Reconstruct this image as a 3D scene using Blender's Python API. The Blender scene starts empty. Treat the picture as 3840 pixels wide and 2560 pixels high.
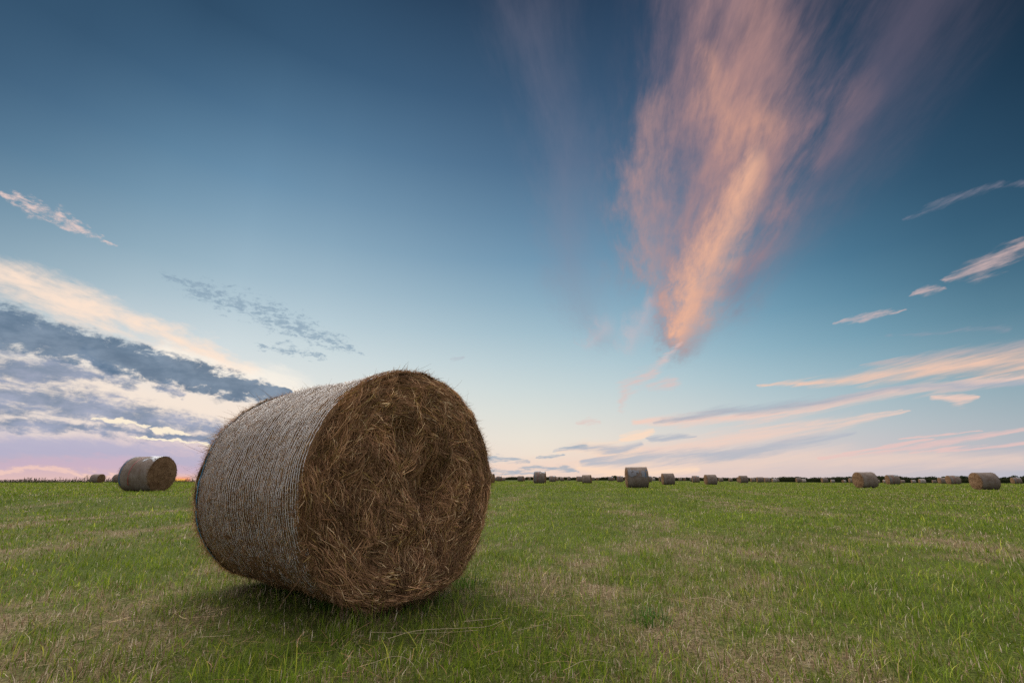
import bpy, math, random
import numpy as np

rng = np.random.default_rng(7)
random.seed(7)
S = bpy.context.scene
COL = S.collection
R2 = math.radians

# ------------------------------------------------------------------ camera
F_PX, W_PX, H_PX, HORIZON = 1707.0, 3840.0, 2560.0, 1800.0
PITCH = math.atan((HORIZON - H_PX / 2) / F_PX)
CAM_H = 0.62
cam_d = bpy.data.cameras.new('camera')
cam_d.sensor_width = 36.0
cam_d.lens = 36.0 * F_PX / W_PX
cam_d.clip_start, cam_d.clip_end = 0.05, 20000
cam = bpy.data.objects.new('camera', cam_d)
COL.objects.link(cam)
cam.location = (0, 0, CAM_H)
cam.rotation_euler = (math.pi / 2 + PITCH, 0, 0)
S.camera = cam

S.view_settings.view_transform = 'Standard'
S.view_settings.look = 'None'
S.view_settings.exposure = 0
S.view_settings.gamma = 1
S.cycles.use_denoising = False
S.cycles.adaptive_threshold = .006
S.cycles.max_bounces = 6
S.cycles.diffuse_bounces = 3
S.cycles.transparent_max_bounces = 8


def ray(px, py):
    """world direction seen at a photograph position (3840 x 2560)"""
    x, u = px - W_PX / 2, H_PX / 2 - py
    v = np.array([x, F_PX * math.cos(PITCH) - u * math.sin(PITCH), F_PX * math.sin(PITCH) + u * math.cos(PITCH)])
    return v / np.linalg.norm(v)


def azel(px, py):
    d = ray(px, py)
    return math.degrees(math.atan2(d[0], d[1])), math.degrees(math.asin(d[2]))


def lin(c):
    return tuple(((v / 255) / 12.92 if v / 255 <= 0.04045 else ((v / 255 + 0.055) / 1.055) ** 2.4) for v in c)


# ------------------------------------------------------------------ tagging
def tag(o, label=None, cat=None, group=None, kind=None):
    if label: o['label'] = label
    if cat: o['category'] = cat
    if group: o['group'] = group
    if kind: o['kind'] = kind
    return o


def empty(name, loc=(0, 0, 0), rz=0.0):
    o = bpy.data.objects.new(name, None)
    o.empty_display_size = 0.3
    o.location = loc
    o.rotation_euler = (0, 0, rz)
    COL.objects.link(o)
    return o


# ------------------------------------------------------------------ mesh helpers
def mesh_obj(name, V, F, mats, parent=None, col=None, smooth=True, midx=None):
    """V (n,3), F list of (m,k) int arrays; one mesh object"""
    me = bpy.data.meshes.new(name)
    V = np.asarray(V, dtype=np.float32)
    if not isinstance(F, list): F = [F]
    me.vertices.add(len(V))
    me.vertices.foreach_set('co', V.ravel())
    tot = sum(f.size for f in F)
    me.loops.add(tot)
    me.loops.foreach_set('vertex_index', np.concatenate([f.ravel() for f in F]).astype(np.int32))
    cnt = np.concatenate([np.full(len(f), f.shape[1]) for f in F]).astype(np.int32)
    me.polygons.add(len(cnt))
    st = np.concatenate([[0], np.cumsum(cnt)[:-1]]).astype(np.int32)
    me.polygons.foreach_set('loop_start', st)
    me.polygons.foreach_set('loop_total', cnt)
    if smooth: me.polygons.foreach_set('use_smooth', np.ones(len(cnt), dtype=bool))
    if not isinstance(mats, (list, tuple)): mats = [mats]
    for m in mats: me.materials.append(m)
    if midx is not None: me.polygons.foreach_set('material_index', np.asarray(midx, dtype=np.int32))
    if col is not None:
        ca = me.color_attributes.new('Col', 'FLOAT_COLOR', 'POINT')
        c4 = np.ones((len(V), 4), dtype=np.float32)
        c4[:, :3] = col
        ca.data.foreach_set('color', c4.ravel())
    me.update()
    o = bpy.data.objects.new(name, me)
    COL.objects.link(o)
    if parent is not None: o.parent = parent
    return o


def grid_faces(nu, nv, wrap_u=False):
    iu = np.arange(nu if wrap_u else nu - 1)
    iv = np.arange(nv - 1)
    a, b = np.meshgrid(iu, iv, indexing='ij')
    a2 = (a + 1) % nu
    return np.stack([a * nv + b, a2 * nv + b, a2 * nv + b + 1, a * nv + b + 1], -1).reshape(-1, 4)


def ribbons(C, Wd, side):
    """C (N,K,3) centre lines, Wd (N,K) widths, side (N,K,3) unit -> V, F"""
    N, K = C.shape[:2]
    V = np.empty((N, K, 2, 3), dtype=np.float32)
    V[:, :, 0] = C - side * Wd[..., None] * .5
    V[:, :, 1] = C + side * Wd[..., None] * .5
    base = (np.arange(N) * K * 2)[:, None] + (np.arange(K - 1) * 2)[None, :]
    F = np.stack([base, base + 1, base + 3, base + 2], -1).reshape(-1, 4)
    return V.reshape(-1, 3), F


def norm(v):
    return v / np.maximum(np.linalg.norm(v, axis=-1, keepdims=True), 1e-9)


# value noise (vectorised)
_tab = np.random.default_rng(3).random((256, 256)).astype(np.float32)


def vnoise(x, y):
    xi, yi = np.floor(x).astype(int), np.floor(y).astype(int)
    fx, fy = x - xi, y - yi
    fx, fy = fx * fx * (3 - 2 * fx), fy * fy * (3 - 2 * fy)
    g = lambda a, b: _tab[a & 255, b & 255]
    return (g(xi, yi) * (1 - fx) + g(xi + 1, yi) * fx) * (1 - fy) + (g(xi, yi + 1) * (1 - fx) + g(xi + 1, yi + 1) * fx) * fy


def fbm(x, y, oct=4, gain=.5):
    s, a, t = 0, 1, 0
    for i in range(oct):
        s = s + a * vnoise(x * 2 ** i + 17.3 * i, y * 2 ** i + 41.7 * i)
        t += a
        a *= gain
    return s / t


# ------------------------------------------------------------------ material helpers
def new_mat(name):
    m = bpy.data.materials.new(name)
    m.use_nodes = True
    nt = m.node_tree
    nt.nodes.clear()
    out = nt.nodes.new('ShaderNodeOutputMaterial')
    return m, nt, out


class NB:
    """tiny node builder"""
    def __init__(self, nt): self.nt = nt

    def _in(self, sock, v):
        if v is None: return
        if isinstance(v, bpy.types.NodeSocket): self.nt.links.new(v, sock)
        else:
            if sock.type == 'RGBA' and len(v) == 3: v = (*v, 1)
            sock.default_value = v

    def math(self, op, a, b=None, c=None, clamp=False):
        n = self.nt.nodes.new('ShaderNodeMath'); n.operation = op
        for i, v in enumerate((a, b, c)): self._in(n.inputs[i], v)
        if clamp: return self.math('MINIMUM', self.math('MAXIMUM', n.outputs[0], 0.0), 1.0)
        return n.outputs[0]

    def vec(self, op, a, b=None, c=None, s=None):
        n = self.nt.nodes.new('ShaderNodeVectorMath'); n.operation = op
        self._in(n.inputs[0], a); self._in(n.inputs[1], b)
        if c is not None: self._in(n.inputs[2], c)
        if s is not None: self._in(n.inputs['Scale'], s)
        return n.outputs['Value'] if op in ('DOT_PRODUCT', 'LENGTH', 'DISTANCE') else n.outputs['Vector']

    def noise(self, v, scale, detail=4, rough=.55, dist=0.0, color=False, dim='3D'):
        n = self.nt.nodes.new('ShaderNodeTexNoise'); n.noise_dimensions = dim
        self._in(n.inputs['Vector'], v)
        n.inputs['Scale'].default_value = scale; n.inputs['Detail'].default_value = detail
        n.inputs['Roughness'].default_value = rough; n.inputs['Distortion'].default_value = dist
        return n.outputs['Color' if color else 'Fac']

    def mix(self, f, a, b, mode='MIX', clamp=False):
        n = self.nt.nodes.new('ShaderNodeMix'); n.data_type = 'RGBA'; n.blend_type = mode; n.clamp_factor = True
        self._in(n.inputs[0], f); self._in(n.inputs[6], a); self._in(n.inputs[7], b)
        return n.outputs[2]

    def ss(self, v, lo, hi, a=0.0, b=1.0):
        n = self.nt.nodes.new('ShaderNodeMapRange'); n.interpolation_type = 'SMOOTHSTEP'
        self._in(n.inputs[0], v)
        for i, q in zip((1, 2, 3, 4), (lo, hi, a, b)): n.inputs[i].default_value = q
        return n.outputs[0]

    def ramp(self, v, stops, interp='LINEAR'):
        n = self.nt.nodes.new('ShaderNodeValToRGB'); r = n.color_ramp; r.interpolation = interp
        self._in(n.inputs[0], v)
        while len(r.elements) < len(stops): r.elements.new(1.0)
        for e, (p, c) in zip(r.elements, stops):
            e.position = p; e.color = (*c, 1)
        return n.outputs[0]

    def comb(self, x, y, z=0.0):
        n = self.nt.nodes.new('ShaderNodeCombineXYZ')
        for i, v in enumerate((x, y, z)): self._in(n.inputs[i], v)
        return n.outputs[0]

    def sep(self, v):
        n = self.nt.nodes.new('ShaderNodeSeparateXYZ'); self._in(n.inputs[0], v)
        return n.outputs

    def attr(self, name):
        n = self.nt.nodes.new('ShaderNodeAttribute'); n.attribute_name = name
        return n.outputs

    def coord(self, w='Object'):
        return self.nt.nodes.new('ShaderNodeTexCoord').outputs[w]

    def bump(self, h, strength, dist):
        n = self.nt.nodes.new('ShaderNodeBump'); self._in(n.inputs['Height'], h)
        n.inputs['Strength'].default_value = strength; n.inputs['Distance'].default_value = dist
        return n.outputs[0]

    def principled(self, out, color, rough=.9, bump=None, spec=.15):
        n = self.nt.nodes.new('ShaderNodeBsdfPrincipled'); self._in(n.inputs['Base Color'], color)
        self._in(n.inputs['Roughness'], rough); n.inputs['Specular IOR Level'].default_value = spec
        if bump is not None: self.nt.links.new(bump, n.inputs['Normal'])
        self.nt.links.new(n.outputs[0], out.inputs['Surface'])
        return n


def blade_mat(name, trans=.35, rough=.65, gain=1.0, spec=.12):
    m, nt, out = new_mat(name)
    b = NB(nt)
    c = b.attr('Col')['Color']
    if gain != 1: c = b.vec('SCALE', c, s=gain)
    p = nt.nodes.new('ShaderNodeBsdfPrincipled')
    nt.links.new(c, p.inputs['Base Color'])
    p.inputs['Roughness'].default_value = rough
    p.inputs['Specular IOR Level'].default_value = spec
    if trans > 0:
        t = nt.nodes.new('ShaderNodeBsdfTranslucent')
        nt.links.new(c, t.inputs['Color'])
        mx = nt.nodes.new('ShaderNodeMixShader'); mx.inputs[0].default_value = trans
        nt.links.new(p.outputs[0], mx.inputs[1]); nt.links.new(t.outputs[0], mx.inputs[2])
        nt.links.new(mx.outputs[0], out.inputs['Surface'])
    else:
        nt.links.new(p.outputs[0], out.inputs['Surface'])
    return m


M_GRASS = blade_mat('grass_blades', .4, .55, spec=.2)
M_STUBBLE = blade_mat('dry_stubble', .3, .8)
M_STRAND = blade_mat('hay_strands', .15, .75)
M_LEAF = blade_mat('hedge_leaves', .25, .7)
M_NET = blade_mat('net_threads', .1, .45, spec=.4)


def hay_core_mat(name, dark, light, sc=60):
    m, nt, out = new_mat(name)
    b = NB(nt)
    o = b.coord('Object')
    n1 = b.noise(o, sc, 6, .7)
    n2 = b.noise(o, 7, 4, .6)
    v = b.math('ADD', b.math('MULTIPLY', n1, .7), b.math('MULTIPLY', n2, .45))
    c = b.ramp(v, [(.38, dark), (.75, light)])
    b.principled(out, c, .95, b.bump(n1, .8, .01), .05)
    return m


M_CORE = hay_core_mat('packed_hay', (.055, .032, .016), (.24, .155, .085))

# ------------------------------------------------------------------ bale survey (x, y, ground z, heading of the axis)
BALES = [('L1', -14.23, 18.55, 0.21, -9.0), ('L2', -62.99, 72.25, 0.229, -7.0), ('L3', -59.44, 72.04, 0.228, -8.0), ('C0', -3.24, 67.97, 0.215, -15.0), ('C1', -3.42, 125.15, 0.365, -10.0), ('C1b', -7.98, 223.19, 0.474, -8.0), ('C2', -3.33, 184.42, 0.391, -11.0), ('C3', 2.08, 113.43, 0.33, -16.0), ('C3b', 4.4, 183.07, 0.29, -12.0), ('C4', 9.84, 269.02, 0.76, 63.0), ('C5', 3.18, 54.07, 0.258, -10.0), ('C5b', 4.45, 83.69, 0.187, -3.0), ('C6', 9.01, 105.67, 0.194, -13.0), ('C7', 18.4, 194.22, 0.36, -18.0), ('C8', 17.16, 163.12, 0.302, -19.0), ('C9', 26.02, 217.61, 0.579, 5.0), ('C10', 17.01, 120.17, 0.318, 5.0), ('C11', 11.77, 74.81, 0.117, -19.0), ('C12', 32.68, 192.61, 0.46, 7.0), ('C13', 43.02, 239.14, 0.572, 62.0), ('C14', 30.41, 146.13, 0.426, -21.0), ('C15', 51.91, 243.79, 0.583, 56.0), ('C16', 24.35, 107.23, 0.197, -4.0), ('D1', 8.08, 30.81, 0.147, -7.0), ('D2', 29.29, 102.3, 0.188, -4.0), ('D3', 64.65, 217.65, 0.463, -1.0), ('D4', 38.46, 122.03, 0.225, -3.0), ('D5', 18.02, 54.97, 0.115, -4.0), ('D5b', 72.9, 214.71, 0.341, -8.0), ('D6', 76.13, 214.98, 0.341, -9.0), ('D7', 94.45, 260.08, 0.274, 51.0), ('D8', 60.16, 158.61, 0.208, -42.0), ('D9', 35.96, 93.08, 0.196, -12.0), ('D10', 26.19, 62.76, 0.014, -1.0), ('D11', 73.72, 167.91, 0.221, -9.0), ('D12', 87.43, 190.31, 0.149, -7.0), ('D13', 57.61, 120.0, 0.157, -6.0), ('D14', 41.89, 86.17, 0.112, -5.0), ('D15', 80.69, 159.42, -0.004, -5.0), ('E1', 59.8, 114.72, 0.088, -12.0), ('E2', 68.56, 127.76, 0.03, -14.0), ('E3', 92.03, 167.06, -0.049, -7.0), ('E3b', 112.74, 202.43, -0.221, -3.0), ('E4', 81.04, 134.51, -0.04, -12.0), ('E5', 111.69, 182.27, -0.248, -11.0), ('E6', 83.66, 127.41, -0.072, -9.0), ('E7', 133.56, 198.32, -0.429, -13.0), ('E8', 151.52, 217.36, -0.528, 17.0), ('E9', 94.83, 132.84, -0.075, -15.0), ('E10', 29.95, 40.36, -0.002, 1.0), ('E11', 145.0, 188.91, -0.308, -24.0), ('E12', 151.51, 193.44, -0.47, -22.0), ('F1', 53.8, 67.25, 0.051, -12.0), ('F2', 160.0, 195.11, -0.526, -17.0), ('F3', 160.65, 190.55, -0.616, -19.0), ('F4', 117.63, 136.58, -0.333, -16.0), ('F5', 183.64, 207.13, -0.669, -25.0), ('F6', 93.7, 103.58, -0.087, -13.0), ('F7', 67.44, 72.74, 0.016, -11.0), ('F8', 37.09, 37.4, -0.101, -8.0), ('F9', 106.06, 100.13, -0.084, -15.0)]
NEAR = (-1.012, 2.955, -37.1)

# ------------------------------------------------------------------ terrain height
_cp = [(math.degrees(math.atan2(x, y)), math.log(math.hypot(x, y)), z) for _, x, y, z, _ in BALES]
for a in range(-180, 181, 12):
    for r in (.3, 1, 2, 3.5, 5.5, 8):
        _cp.append((a, math.log(r), 0.0))
for a in list(range(-180, -60, 15)) + list(range(60, 181, 15)):
    for r in (25, 60, 120, 250): _cp.append((a, math.log(r), 0.1))
_cp.append((-25, math.log(60), .2)); _cp.append((-25, math.log(110), .25)); _cp.append((-12, math.log(110), .3))
_cp = np.array(_cp)


def terrain_exact(x, y):
    x, y = np.asarray(x, float), np.asarray(y, float)
    sh = x.shape
    x, y = x.ravel(), y.ravel()
    out = np.empty(len(x))
    for i in range(0, len(x), 40000):
        xs, ys = x[i:i + 40000], y[i:i + 40000]
        r = np.maximum(np.hypot(xs, ys), .3)
        az = np.degrees(np.arctan2(xs, ys)); lr = np.minimum(np.log(r), math.log(300))
        da = (az[:, None] - _cp[None, :, 0] + 180) % 360 - 180
        dl = lr[:, None] - _cp[None, :, 1]
        w = np.exp(-(da / 5) ** 2 - (dl / .22) ** 2) + 2e-3 * np.exp(-(da / 16) ** 2 - (dl / .6) ** 2) + 1e-7 / (1 + (da / 30) ** 2 + dl ** 2)
        z = (w * _cp[None, :, 2]).sum(1) / w.sum(1)
        # the field ends: left past the weeds, right past the hedge; the land drops away gently beyond
        edge = np.where(az < -9, 118.0, 330.0)
        t = np.clip((r - edge) / (edge * .6), 0, 1)
        z = z * (1 - t) - 3.5 * t * t * (3 - 2 * t)
        z = z - np.clip(r - 600, 0, 4000) * .0015
        out[i:i + 40000] = z
    return out.reshape(sh)


_la = np.radians(np.arange(-180, 180.01, 1.0)); _lr = np.linspace(math.log(.3), math.log(7000), 260)
_LA, _LR = np.meshgrid(_la, _lr, indexing='ij')
_TG = terrain_exact(np.sin(_LA) * np.exp(_LR), np.cos(_LA) * np.exp(_LR))


def terrain(x, y):
    """ground height: the surveyed surface looked up in a polar table, plus small bumps"""
    x, y = np.asarray(x, float), np.asarray(y, float)
    r = np.clip(np.hypot(x, y), .3, 6999)
    a = (np.degrees(np.arctan2(x, y)) + 180) % 360
    q = (np.log(r) - _lr[0]) / (_lr[1] - _lr[0])
    i = np.minimum(a.astype(int), 359); j = np.clip(q.astype(int), 0, len(_lr) - 2)
    u, v = a - i, q - j
    z = (_TG[i, j] * (1 - u) + _TG[i + 1, j] * u) * (1 - v) + (_TG[i, j + 1] * (1 - u) + _TG[i + 1, j + 1] * u) * v
    return z + (fbm(x * 1.7, y * 1.7, 3) - .5) * .035 * np.clip(r / 3, 0, 1) / (1 + r / 25)


# how dry (0 green .. 1 straw) the sward is; swaths run away from the camera
def dryness(x, y):
    r = np.hypot(x, y)
    a = R2(9)
    al, cr = x * math.sin(a) + y * math.cos(a), x * math.cos(a) - y * math.sin(a)
    swath = np.sin(cr * 2 * math.pi / 3.1 + 1.2 * (vnoise(al * .15, cr * .1) - .5)) * .5 + .5
    big = fbm(cr * .8 + 5, al * .35 + 9, 4, .6)
    mid = fbm(cr * 2.6 + 31, al * 1.7 + 7, 4, .62)
    fine = fbm(x * 9 + 3, y * 9 + 8, 3, .6)
    far = fbm(cr * .13 + 3, al * .045, 3)
    nearfac = 1 / (1 + (r / 9) ** 1.6)
    d = .04 + .27 * nearfac + (big - .5) * (.7 * nearfac + .55) + (mid - .5) * 1.3 + (fine - .5) * .5 * nearfac + (swath - .5) * .40 + (far - .5) * .4
    d = d + .24 * np.exp(-(r / 3.0) ** 2)
    # the flattened dry patches beside the big bale
    for px, py, s, k in ((-2.7, 2.3, .7, .28), (-1.7, 1.6, .5, .22), (2.1, 2.1, .5, .12), (2.9, 3.0, .5, .10), (-.6, 1.9, .35, -.12), (.3, 2.2, .4, -.15), (-3.6, 5.5, 1.2, .25)):
        d = d + k * np.exp(-((x - px) ** 2 + (y - py) ** 2) / s ** 2)
    return np.clip(d, 0, 1)


# ------------------------------------------------------------------ ground
def build_ground():
    rs = np.concatenate([[.02], np.exp(np.linspace(math.log(.4), math.log(6000), 420))])
    azf = np.radians(np.concatenate([np.arange(-75, 75, .4), np.arange(75, 285, 5)]))
    A, Rr = np.meshgrid(azf, rs, indexing='ij')
    X, Y = np.sin(A) * Rr, np.cos(A) * Rr
    Z = terrain(X, Y)
    V = np.stack([X, Y, Z], -1).reshape(-1, 3)
    F = grid_faces(len(azf), len(rs), True)[:, ::-1]
    dry = dryness(X, Y).ravel()
    m, nt, out = new_mat('field_ground')
    b = NB(nt)
    P = b.coord('Object')
    d = b.sep(b.attr('Col')['Vector'])[0]
    n1 = b.noise(P, 9, 5, .7)
    n2 = b.noise(P, 60, 4, .7)
    n3 = b.noise(P, 1.1, 4, .65)
    dd = b.math('ADD', d, b.math('MULTIPLY', b.math('SUBTRACT', n1, .5), .9), clamp=True)
    g = b.mix(b.ss(n3, .3, .7), (.10, .145, .020), (.16, .20, .038))
    t = b.mix(n2, (.20, .14, .075), (.48, .37, .22))
    c = b.mix(b.ss(dd, .15, .85), g, t)
    c = b.mix(b.ss(n2, .35, .66, .8, .25), c, (.03, .032, .012))
    b.principled(out, c, .95, b.bump(b.math('ADD', n2, b.math('MULTIPLY', n1, 2)), .6, .03), .05)
    o = mesh_obj('field_ground', V, F, m, col=np.repeat(dry[:, None], 3, 1))
    tag(o, kind='structure')


build_ground()


# ------------------------------------------------------------------ grass
def grass():
    def sample(n, r0, r1, p, azmax=62):
        # radial density ~ r^-p per square metre
        u = rng.random(n)
        e = 2 - p
        r = (r0 ** e + u * (r1 ** e - r0 ** e)) ** (1 / e) if abs(e) > 1e-6 else r0 * (r1 / r0) ** u
        a = np.radians(rng.uniform(-azmax, azmax, n))
        return r * np.sin(a), r * np.cos(a), r
    cx, cy, yw = NEAR[0], NEAR[1], R2(NEAR[2])

    def outside(x, y, hw=.2):
        lx = (x - cx) * math.cos(yw) + (y - cy) * math.sin(yw)
        ly = -(x - cx) * math.sin(yw) + (y - cy) * math.cos(yw)
        return ~((np.abs(lx) < .6) & (np.abs(ly) < hw))

    def make(name, mat, x, y, r, kind):
        n = len(x)
        z = terrain(x, y)
        th = rng.uniform(0, 2 * math.pi, n)
        clump = fbm(x * 4.3, y * 4.3, 2)
        if kind == 'green':
            tall = rng.random(n)
            h = (.024 + .038 * tall ** 2.2 + .036 * (tall > .955)) * (.4 + 1.3 * clump)
            w = rng.uniform(.0018, .0042, n)
            bend = rng.uniform(.15, 1.0, n) * h
            seg = 4
        else:
            h = rng.uniform(.018, .05, n) * (.6 + .8 * clump)
            w = rng.uniform(.0016, .0036, n)
            bend = rng.uniform(.0, .8, n) * h
            flat = rng.random(n) < .22
            bend = np.where(flat, h * 2.2, bend); h = np.where(flat, h * .35, h)
            seg = 3
        lump = rng.random(n)
        grow = np.maximum(1, r / np.where(lump < .3, 2.6, 5.0))
        w = w * grow
        h = h * np.minimum(1 + r * .006, 1.5)
        t = np.linspace(0, 1, seg)[None, :]
        dx, dy = np.cos(th), np.sin(th)
        C = np.stack([x[:, None] + dx[:, None] * bend[:, None] * t ** 1.8,
                      y[:, None] + dy[:, None] * bend[:, None] * t ** 1.8,
                      z[:, None] - .004 + h[:, None] * (t - .22 * (bend / np.maximum(h, .001))[:, None].clip(0, 1.4) * t ** 3)], -1)
        wt = w[:, None] * (1 - t ** (2.2 if kind == 'green' else 4) * .92)
        # broadside direction random but mostly square to the bend
        ph = th + math.pi / 2 + rng.normal(0, .5, n)
        side = np.stack([np.cos(ph), np.sin(ph), np.zeros(n)], -1)[:, None, :].repeat(seg, 1)
        V, F = ribbons(C, wt, side)
        k = rng.random(n)[:, None]
        k2 = rng.random(n)[:, None]
        if kind == 'green':
            patch = fbm(x * .8 + 70, y * .8 + 20, 3)[:, None]
            c0 = np.array([[.070, .130, .012]]); c1 = np.array([[.20, .285, .022]]); c2 = np.array([[.34, .37, .06]])
            c = c0 * (1 - k) + c1 * k
            c = np.where(k2 > .86, c2 * (.6 + .6 * k), c)
            bunch = vnoise(x * 16 + 3, y * 16 + 9)[:, None]
            c = c * (.7 + .6 * patch) * (.55 + .9 * bunch)
            tipc = np.array([[1.25, 1.12, .9]])
        else:
            c0 = np.array([[.17, .105, .055]]); c1 = np.array([[.50, .37, .235]]); c2 = np.array([[.72, .60, .44]])
            c = c0 * (1 - k) + c1 * k
            c = np.where(k2 > .85, c2, c)
            c = np.where((k2 < .18), c * np.array([[.62, .85, .5]]), c)
            tipc = np.array([[1.1, 1.1, 1.1]])
        cc = c[:, None, :] * (1 + (tipc[:, None, :] - 1) * t[..., None])
        cc = np.repeat(cc, 2, axis=1).reshape(-1, 3)
        return mesh_obj(name, V, F, mat, col=cc, smooth=False)

    x, y, r = sample(GN, .9, 150, 1.55)
    d = dryness(x, y)
    green = rng.random(len(x)) > (.12 + .85 * d)
    ok = outside(x, y)
    g = green & ok
    s = ~green & ok
    o = make('grass', M_GRASS, x[g], y[g], r[g], 'green')
    tag(o, 'short green grass growing across the mown hay field', 'grass', kind='stuff')
    o = make('dry_stubble', M_STUBBLE, x[s], y[s], r[s], 'dry')
    tag(o, 'tan dry stubble standing between the green grass blades', 'stubble', kind='stuff')


GN = 820000
grass()


# ------------------------------------------------------------------ the big bale
RB, LB = .625, 1.234


def hay_colour(n, bright=1.0, red=1.0):
    k = rng.random((n, 1)); k2 = rng.random((n, 1))
    a = np.array([[.11, .054, .025]]); b_ = np.array([[.34, .20, .108]]); c_ = np.array([[.62, .45, .26]])
    c = a * (1 - k) + b_ * k
    c = np.where(k2 > .93, c_ * (.7 + .3 * k), c)
    c = np.where(k2 < .12, c * np.array([[.9, 1.05, .7]]), c)
    return c * bright


def side_radius(x, th, R=RB, L=LB):
    u = np.abs(2 * x / L)
    rag = (fbm(th * 2.1 + 30, np.sign(x) * 5 + 20 + th * 0, 3) - .5) * .045 * np.clip(u, 0, 1) ** 5
    return R * (1 - .012 - .03 * np.clip(u, 0, 1) ** 14) + rag + .012 * (fbm(x * 5 + 20, th * 3.2 + 11, 3) - .5) * 2 - .006 * np.sin(x * 9)


def sit(V, R, k=.012):
    """bale local: z=0 is the ground; the underside is pressed a little flat"""
    z = V[..., 2]
    V[..., 2] = np.where(z < .16, z + 1.85 * (.16 - z) ** 2, z)
    V[..., 1] *= 1.02
    return V


ZC = RB - .018


def side_point(x, th, off=0.0, R=RB, L=LB, zc=None):
    r = side_radius(x, th, R, L) + 0 * off
    zc = ZC if zc is None else zc
    V = sit(np.stack([x + 0 * r, r * np.sin(th), zc + r * np.cos(th)], -1), R)
    V[..., 1] += off * np.sin(th)
    V[..., 2] += off * np.cos(th)
    return V


def face_depth(a, b_):
    """outward bulge of a cut end at disc coordinates a (along), b_ (up), in unit radii"""
    rho = np.hypot(a, b_)
    d = .075 * (1 - np.clip(rho, 0, 1) ** 3.5) - .03
    d = d + .07 * (fbm(a * 2.6 + 9, b_ * 2.6 + 4, 3) - .5) + .05 * (fbm(a * 7 + 2, b_ * 7 + 6, 3) - .5)
    for u, v, su, sv, k in ((-.22, .42, .24, .14, .06), (-.52, .36, .12, .10, .035), (.10, -.06, .12, .30, .13), (.42, .30, .10, .12, .06), (-.02, -.45, .16, .1, .07), (-.20, .02, .09, .13, .03), (.60, -.12, .09, .25, .04),
                            (-.62, -.30, .08, .2, .03), (.32, .12, .16, .09, .03), (-.1, -.52, .2, .07, .03)):
        d = d - k * np.exp(-((a - u) / su) ** 2 - ((b_ - v) / sv) ** 2) * np.clip(1.3 - rho, 0, 1)
    d = d + .03 * np.exp(-((a - .1) / .5) ** 2 - ((b_ + .76) / .16) ** 2)
    return d


def face_point(a, b_, off, sgn, R=RB, L=LB, zc=None):
    zc = ZC if zc is None else zc
    Rr = R * .985
    x = sgn * (L / 2 - .015 + (face_depth(a, b_) + off))
    return sit(np.stack([x, sgn * a * Rr, zc + b_ * Rr], -1), R)   # a>0 is on the viewer's right when looking at the end


def face_mesh(sgn, n_r=40, n_t=180):
    rho = np.linspace(0.001, 1, n_r) ** .8
    t = np.linspace(0, 2 * math.pi, n_t, endpoint=False)
    T, Q = np.meshgrid(t, rho, indexing='ij')
    V = face_point(Q * np.sin(T), Q * np.cos(T), 0, sgn).reshape(-1, 3)
    F = grid_faces(n_t, n_r, True)
    if sgn < 0: F = F[:, ::-1]
    return V, F


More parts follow.
